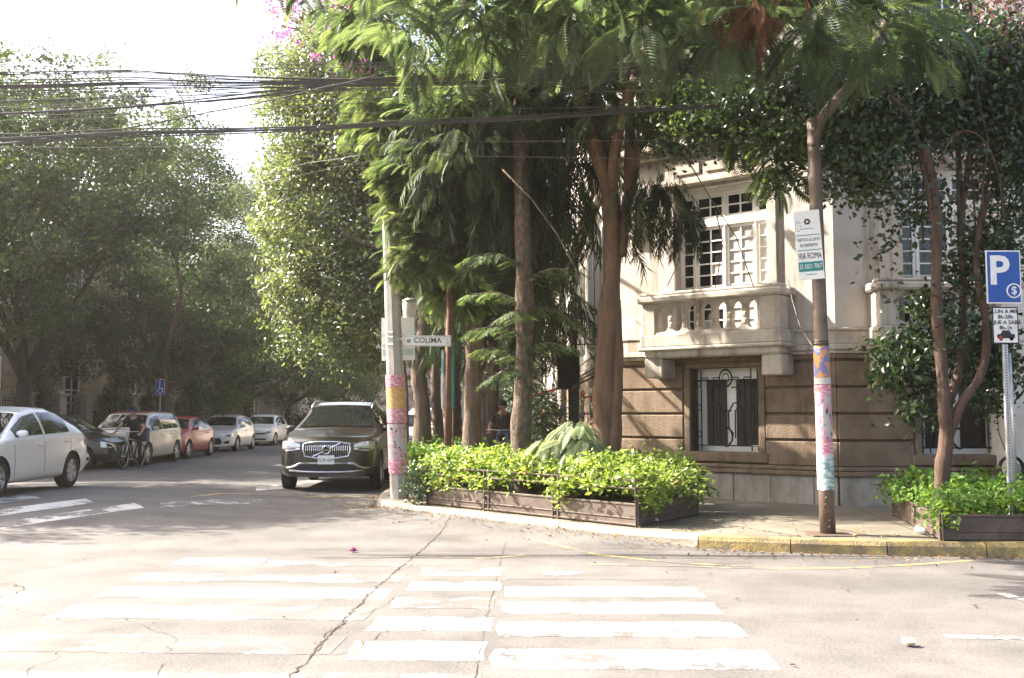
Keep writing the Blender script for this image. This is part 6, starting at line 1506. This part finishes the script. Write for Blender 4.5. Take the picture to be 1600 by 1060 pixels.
for k, (a, b, c, d) in enumerate(((118, 108, 100, 78), (172, 160, 148, 130), (104, 100, 96, 80), (180, 175, 150, 120), (190, 180, 172, 150), (232, 228, 222, 210), (225, 232, 244, 250))):
    cable([(-160, a, 12.9), (300, b, 12.9), (700, c, 12.9), (1600, d, 12.9)], .0045, 'thin single wire between the two cable bundles', 'thin single wires')
cable([(-100, 232, 12.4), (130, 210, 12.4), (330, 175, 12.4), (500, 138, 12.4), (620, 108, 12.4)], .009, 'slanting wire rising rightward between the cable bundles', None)
for k, (y0, y1) in enumerate(((295, 265), (302, 300), (362, 350), (388, 372))): cable([(-60, y0, 27), (160, lerp(y0, y1, .5), 27), (330, y1, 27.5)], .010, 'thin wire sagging in front of the dark left trees', 'wires before the left trees')
cable([(340, 290, 22), (480, 255, 21), (600, 235, 19)], .006, 'thin wire before the sunlit glossy tree, upper one', None); cable([(390, 290, 21), (520, 262, 20.4), (640, 240, 20)], .006, 'thin wire before the sunlit glossy tree, lower one', None)
# dangling dead twigs in front of the balcony window
tw = empty('dead_twigs', at(1075, 300, 13.9), 0, 'long bare twigs dangling in front of the balcony window', 'twigs')
for pts in (((1062, 230), (1110, 310), (1150, 370), (1178, 450)), ((1118, 330), (1130, 380), (1118, 450)), ((1070, 360), (1056, 420), (1042, 448))):
    m = MB(); m.tube([at(x, y, 13.9) - tw.location for x, y in pts], [.012] + [.008] * (len(pts) - 1), 5); m.build('twig', m_rust, tw, smooth=True)
tw = empty('dead_twigs', at(790, 265, 13.6), 0, 'long pale bare twig arching down before the dark conifer', 'twigs')
m = MB(); m.tube([at(x, y, 13.6) - tw.location for x, y in ((785, 265), (830, 310), (870, 365), (900, 420), (918, 500), (924, 560))], [.013, .012, .011, .010, .008, .006], 6); m.build('twig', m_barks, tw, smooth=True)

# ------------------------------------------------------------------ right side of the side street
st = empty('entrance_steps', (1.2, 23, .146), 0, 'brown entrance steps behind the rider', 'steps')
for k in range(5):
    m = MB(); m.box(-.7 + k * .10, .6, -.9, .9, k * .155, (k + 1) * .155 - .004, .01); m.build('step', m_stone, st)
bd = empty('hanging_board', at(888, 578, 21.5), 0, 'black hanging board on the house side behind the main trunk', 'sign')
m = MB(); m.box(-.24, .24, -.05, .05, -.42, .42, .01); m.build('board', m_dark, bd); m = MB(); m.tube([(0, 0, .42), (.1, 0, .55), (.6, 0, .55)], .015, 6); m.build('bracket', m_iron, bd)
gt = empty('iron_railing', (1.1, 19.5, .146), 0, 'dark vertical iron railing along the house side', 'railing')
for k in range(22): m = MB(); m.tube([(.2, k * .16, 0), (.2, k * .16, 2.0)], .011, 5); m.build('bar', m_iron, gt)
m = MB()
for zz_ in (.15, 1.9): m.box(.18, .22, -.05, 3.45, zz_, zz_ + .03)
m.build('rail', m_iron, gt)
aw = empty('cafe_awning', (1.0, 37.5, 1.95), 0, 'red cafe awning far along the right pavement', 'awning')
m = MB(); m.prism([(-.9, 0), (.9, .55), (.9, .60), (-.9, .05)], -2.2, 2.2); m.prism([(-.93, -.16), (-.89, -.16), (-.89, .05), (-.93, .05)], -2.2, 2.2); m.build('canopy', M('red_canvas', (.38, .04, .03), .8, var=.15, scale=3), aw)
m = MB(); m.tube([(-.8, -2.1, 0), (-.8, -2.1, -1.8)], .025, 6); m.tube([(-.8, 2.1, 0), (-.8, 2.1, -1.8)], .025, 6); m.build('post', m_galv, aw)
for k, (px, py, mt, lab) in enumerate(((869, 641, M('yellow_disc', (.55, .42, .06), .6), 'small round yellow sign by the cafe'), (879, 642, M('light_blue_board', (.22, .42, .6), .6), 'small light blue board by the cafe'))):
    p = at(px, py, 30); m = MB()
    if k == 0: m.lathe([(0, -.01), (.10, -.01), (.10, .01), (0, .01)], 18, Matrix.Rotation(R(90), 4, 'X'))
    else: m.box(-.08, .08, -.01, .01, -.13, .13, .004)
    o = m.build('small_sign', mt, None, loc=p); tag(o, lab, 'sign'); m = MB(); m.tube([(0, .02, .1), (0.02, .02, 1.2)], .006, 4); m.build('hanger', m_iron, o)
def block(name, label, x0, x1, y0, y1, h, mat, wins=(), face='-x', wmat=None, band=None):
    b = empty(name, ((x0 + x1) / 2, (y0 + y1) / 2, .14), 0, label, 'building'); I = Matrix.Translation(-b.location)
    m = MB(I); m.box(x0, x1, y0, y1, .12, h); m.build('wall', mat, b)
    fx = x0 if face == '-x' else x1; sg_ = -1 if face == '-x' else 1
    for (ya, yb, za, zb_, cols, rows) in wins:
        m = MB(I); e = sorted((fx + sg_ * .01, fx + sg_ * .07))
        for a, c in ((ya, ya + .10), (yb - .10, yb)): m.box(e[0], e[1], a, c, za, zb_)
        for a, c in ((za, za + .10), (zb_ - .10, zb_)): m.box(e[0], e[1], ya + .1, yb - .1, a, c)
        for i in range(1, cols): yy = lerp(ya, yb, i / cols); m.box(e[0], e[1], yy - .03, yy + .03, za + .1, zb_ - .1)
        for j in range(1, rows): zz_ = lerp(za, zb_, j / rows); m.box(e[0] + .004, e[1] - .004, ya + .1, yb - .1, zz_ - .025, zz_ + .025)
        w = m.build('window', wmat or m_wwhite, b)
        for i in range(cols):
            for j in range(rows):
                p = MB(I); e2 = sorted((fx + sg_ * .02, fx + sg_ * .03)); p.box(e2[0], e2[1], lerp(ya + .08, yb - .08, i / cols), lerp(ya + .08, yb - .08, (i + 1) / cols), lerp(za + .08, zb_ - .08, j / rows), lerp(za + .08, zb_ - .08, (j + 1) / rows)); p.build('pane', m_glassd, w)
    if band:
        for z in band: m = MB(I); e = sorted((fx, fx + sg_ * .35)); m.box(e[0], e[1], y0 - .1, y1 + .1, z, z + .28, .03); m.build('cornice', m_trim, b)
    return b, I
o, _ = crown('shrub', lm_ivy, None, [(.75, y, 1.1, .6, .9, 1.1) for y in (26.5, 28.2, 40.5, 42.5)] + [(.4, 29.8, 3.0, .8, 1.0, 1.4), (.6, 45, 2.2, 1.0, 1.2, 2.0)], 420, 20, .2, .13, 79); tag(o, 'dark shrubs added to darken the view along the right house fronts', 'shrubs', kind='stuff')  # shrub mass added to keep the background between the trunks dark
block('townhouse', 'dim townhouse behind the corner mansion on the right', 2.0, 12, 33.2, 46, 9.5, m_stone_p, [(35 + k * 3, 36.4 + k * 3, z, z + 2, 2, 3) for k in range(4) for z in (1.0, 4.4)], '-x', band=(4.0, 7.6))
block('townhouse', 'far townhouse at the end of the right pavement', 2.2, 14, 46.5, 70, 11, m_stucco, [(48 + k * 4, 50 + k * 4, z, z + 2, 2, 2) for k in range(5) for z in (1.2, 4.6, 8)], '-x')
block('apartment_block', 'grey far block closing the right side of the street', 1, 16, 72, 100, 13, m_stucco, [(74 + k * 4, 76 + k * 4, z, z + 2, 2, 1) for k in range(6) for z in (1.2, 4.6, 8)], '-x')

# ------------------------------------------------------------------ left side: cream house, fence, modern garage house
m_cream = M('cream_rusticated_wall', (.36, .29, .19), .88, var=.15, scale=1.2, bump=.3, dirt=(.24, .19, .12), dscale=.8)
ch, I = block('cream_house', 'cream rusticated house with white windows behind the left trees', -30, -18.6, 25, 56.5, 9.6, m_cream, [(y, y + 1.5, .9, 3.6, 2, 5) for y in (34.6, 41.2, 47.6)] + [(y, y + 1.5, 6.4, 8.8, 2, 4) for y in (30, 35.5, 41.2, 47.6)] + [(29.0, 30.5, .9, 3.6, 2, 5)], '+x', band=(5.4, 9.5))
for k in range(11):
    ys_ = [25.0, 28.85, 30.65, 34.45, 36.25, 41.05, 42.85, 47.45, 49.25, 56.4]; zz_ = .2 + k * .46
    for a, c in zip(ys_[::2], ys_[1::2]): m = MB(I); m.box(-18.62, -18.54, a, c, zz_, zz_ + .42, .015); m.build('stone_course', m_cream, ch)
m = MB(I); m.box(-18.6, -17.4, 38, 50, 5.25, 5.42, .03); m.build('balcony_slab', m_trim, ch)
m = MB(I)
for k in range(41): m.tube([(-17.45, 38 + k * .3, 5.42), (-17.45, 38 + k * .3, 6.35)], .012, 4)
m.box(-17.48, -17.42, 38, 50, 6.35, 6.39); m.build('balcony_rail', m_iron, ch)
m_pillar = M('pillar_stone', (.30, .27, .22), .88, var=.15, scale=3, bump=.3, dirt=(.2, .17, .13), dscale=2)
fe = empty('fence', (-16.5, 36, .146), 0, 'pale stone pillars with dark iron fence panels before the cream house', 'fence')
for k in range(10):
    y = -6.8 + k * 2.3; m = MB(); m.box(-.27, .27, y - .27, y + .27, 0, 2.02, .01); m.build('pillar', m_pillar, fe)
    m = MB(); m.box(-.34, .34, y - .34, y + .34, 2.022, 2.12, .02); m.lathe([(.30, 2.122), (.16, 2.26), (.10, 2.36), (0, 2.38)], 4, Matrix.Translation((0, y, 0)) @ Matrix.Rotation(R(45), 4, 'Z')); m.build('pillar_cap', m_pillar, fe)
    if k < 9:
        m = MB(); m.box(-.12, .12, y + .27, y + 2.03, 0, .5, .01); m.build('low_wall', m_pillar, fe)
        m = MB()
        for q in range(11): m.tube([(0, y + .36 + q * .158, .5), (0, y + .36 + q * .158, 1.95)], .010, 4)
        for zz_ in (.6, 1.8): m.box(-.015, .015, y + .28, y + 2.02, zz_, zz_ + .03)
        m.build('fence_panel', m_iron, fe)
g = np.random.default_rng(77)
o, _ = crown('shrub', lm_ivy, None, [(-17.4, y, 1.0, .5, 1.2, .9) for y in (30, 33, 36, 38.8, 41.5, 44)], 320, 18, .2, .13, 78); tag(o, 'dark garden shrubs behind the pale fence pillars', 'shrubs', kind='stuff')
o, _ = crown('shrub', lm_hedge2, None, [(-14.6, y, .55, .4, .8, .35) for y in (31, 33, 35, 44, 46)], 150, 18, .12, .10, 79); tag(o, 'low green verge plants behind the parked cars', 'plants', kind='stuff')
m_grey = M('grey_render', (.30, .29, .27), .85, var=.10, scale=.8, bump=.15); m_lite = M('light_grey_panel', (.52, .51, .49), .7, var=.06, scale=.8)
gh, I = block('modern_house', 'grey modern house with white overhang and dark garage', -30, -17.2, 57, 84, 9.5, m_grey, [(59.5, 62.5, 4.9, 6.6, 3, 2), (66, 69, 4.9, 6.6, 3, 2), (73, 76, 4.9, 6.6, 3, 2)], '+x', m_iron)
m = MB(I); m.box(-17.2, -15.2, 58, 80, 3.05, 4.5, .03); m.build('overhang', m_lite, gh)
m = MB(I); m.box(-17.2, -17.12, 66, 80, .15, 3.04); m.build('garage_door', M('garage_dark', (.06, .06, .065), .6, var=.1), gh)
m = MB(I); m.box(-17.2, -15.4, 57.0, 57.9, .15, 6.5); m.build('pier', m_cream, gh)
for k in range(5): m = MB(I); m.box(-16.2, -16.1, 59 + k * 1.1, 59.12 + k * 1.1, .15, 3.04); m.build('gate_post', m_galv, gh)
block('apartment_block', 'pale block far down the left side of the street', -30, -17, 86, 118, 14, m_stucco, [(88 + k * 4, 90 + k * 4, z_, z_ + 2, 2, 1) for k in range(7) for z_ in (1.2, 4.6, 8)], '+x')
block('end_building', 'grey building glimpsed at the far end of the street', -24, 12, 125, 140, 9, m_grey, (), '-x')
# wheelchair parking sign
ws = empty('wheelchair_sign', (-13.55, 38.4, .146), R(8), 'blue wheelchair parking sign on a post by the left trees', 'sign')
m = MB(); m.tube([(0, 0, 0), (0, 0, 2.75)], .025, 8); m.build('post', m_galv, ws)
m = MB(); m.box(-.17, .17, -.04, -.03, 2.12, 2.70, .006); pl_ = m.build('plate', m_signw, ws); m = MB(); m.box(-.155, .155, -.044, -.0402, 2.135, 2.685); m.build('face', m_blue, pl_)
m = MB(); m.ring((.0, -.047, 2.28), .085, .014, n=18, m=4); m.tube([(-.02, -.047, 2.55), (-.02, -.047, 2.36), (.08, -.047, 2.36), (.11, -.047, 2.22)], .016, 5); m.ring((-.02, -.047, 2.60), .018, .014, n=10, m=4); m.build('symbol', m_signw, pl_)
# small white no-parking plate down the left row
s2 = empty('street_plate', at(428, 585, 60), 0, 'small white plate on a post above the far parked cars', 'sign'); m = MB(); m.box(-.35, .35, -.02, .02, -.55, .45, .01); m.build('plate', m_signw, s2)
m = MB(); m.tube([(0, .03, .4), (0, .03, -s2.location.z + .15)], .03, 6); m.build('post', m_galv, s2)
for z_ in (.1, -.25): m = MB(); m.box(-.3, .3, -.026, -.0202, z_, z_ + .05); m.build('rule', m_teal, s2)
# ------------------------------------------------------------------ haze volume added to imitate veiling lens glare
def glare_haze_box(density):
    m = bpy.data.materials.new('glare_haze_air'); nt, out = nodes_of(m); v = N(nt, 'ShaderNodeVolumePrincipled')
    v.inputs['Color'].default_value = (1.0, .93, .82, 1); v.inputs['Density'].default_value = density; v.inputs['Anisotropy'].default_value = .65
    nt.links.new(v.outputs[0], out.inputs['Volume'])
    mb = MB(); mb.box(-310, 310, -210, 510, -1.2, 27.0); tag(mb.build('haze', m), 'thin bright haze added to imitate lens glare', 'haze', kind='stuff')
SC.cycles.volume_bounces = 0
glare_haze_box(0.0007)
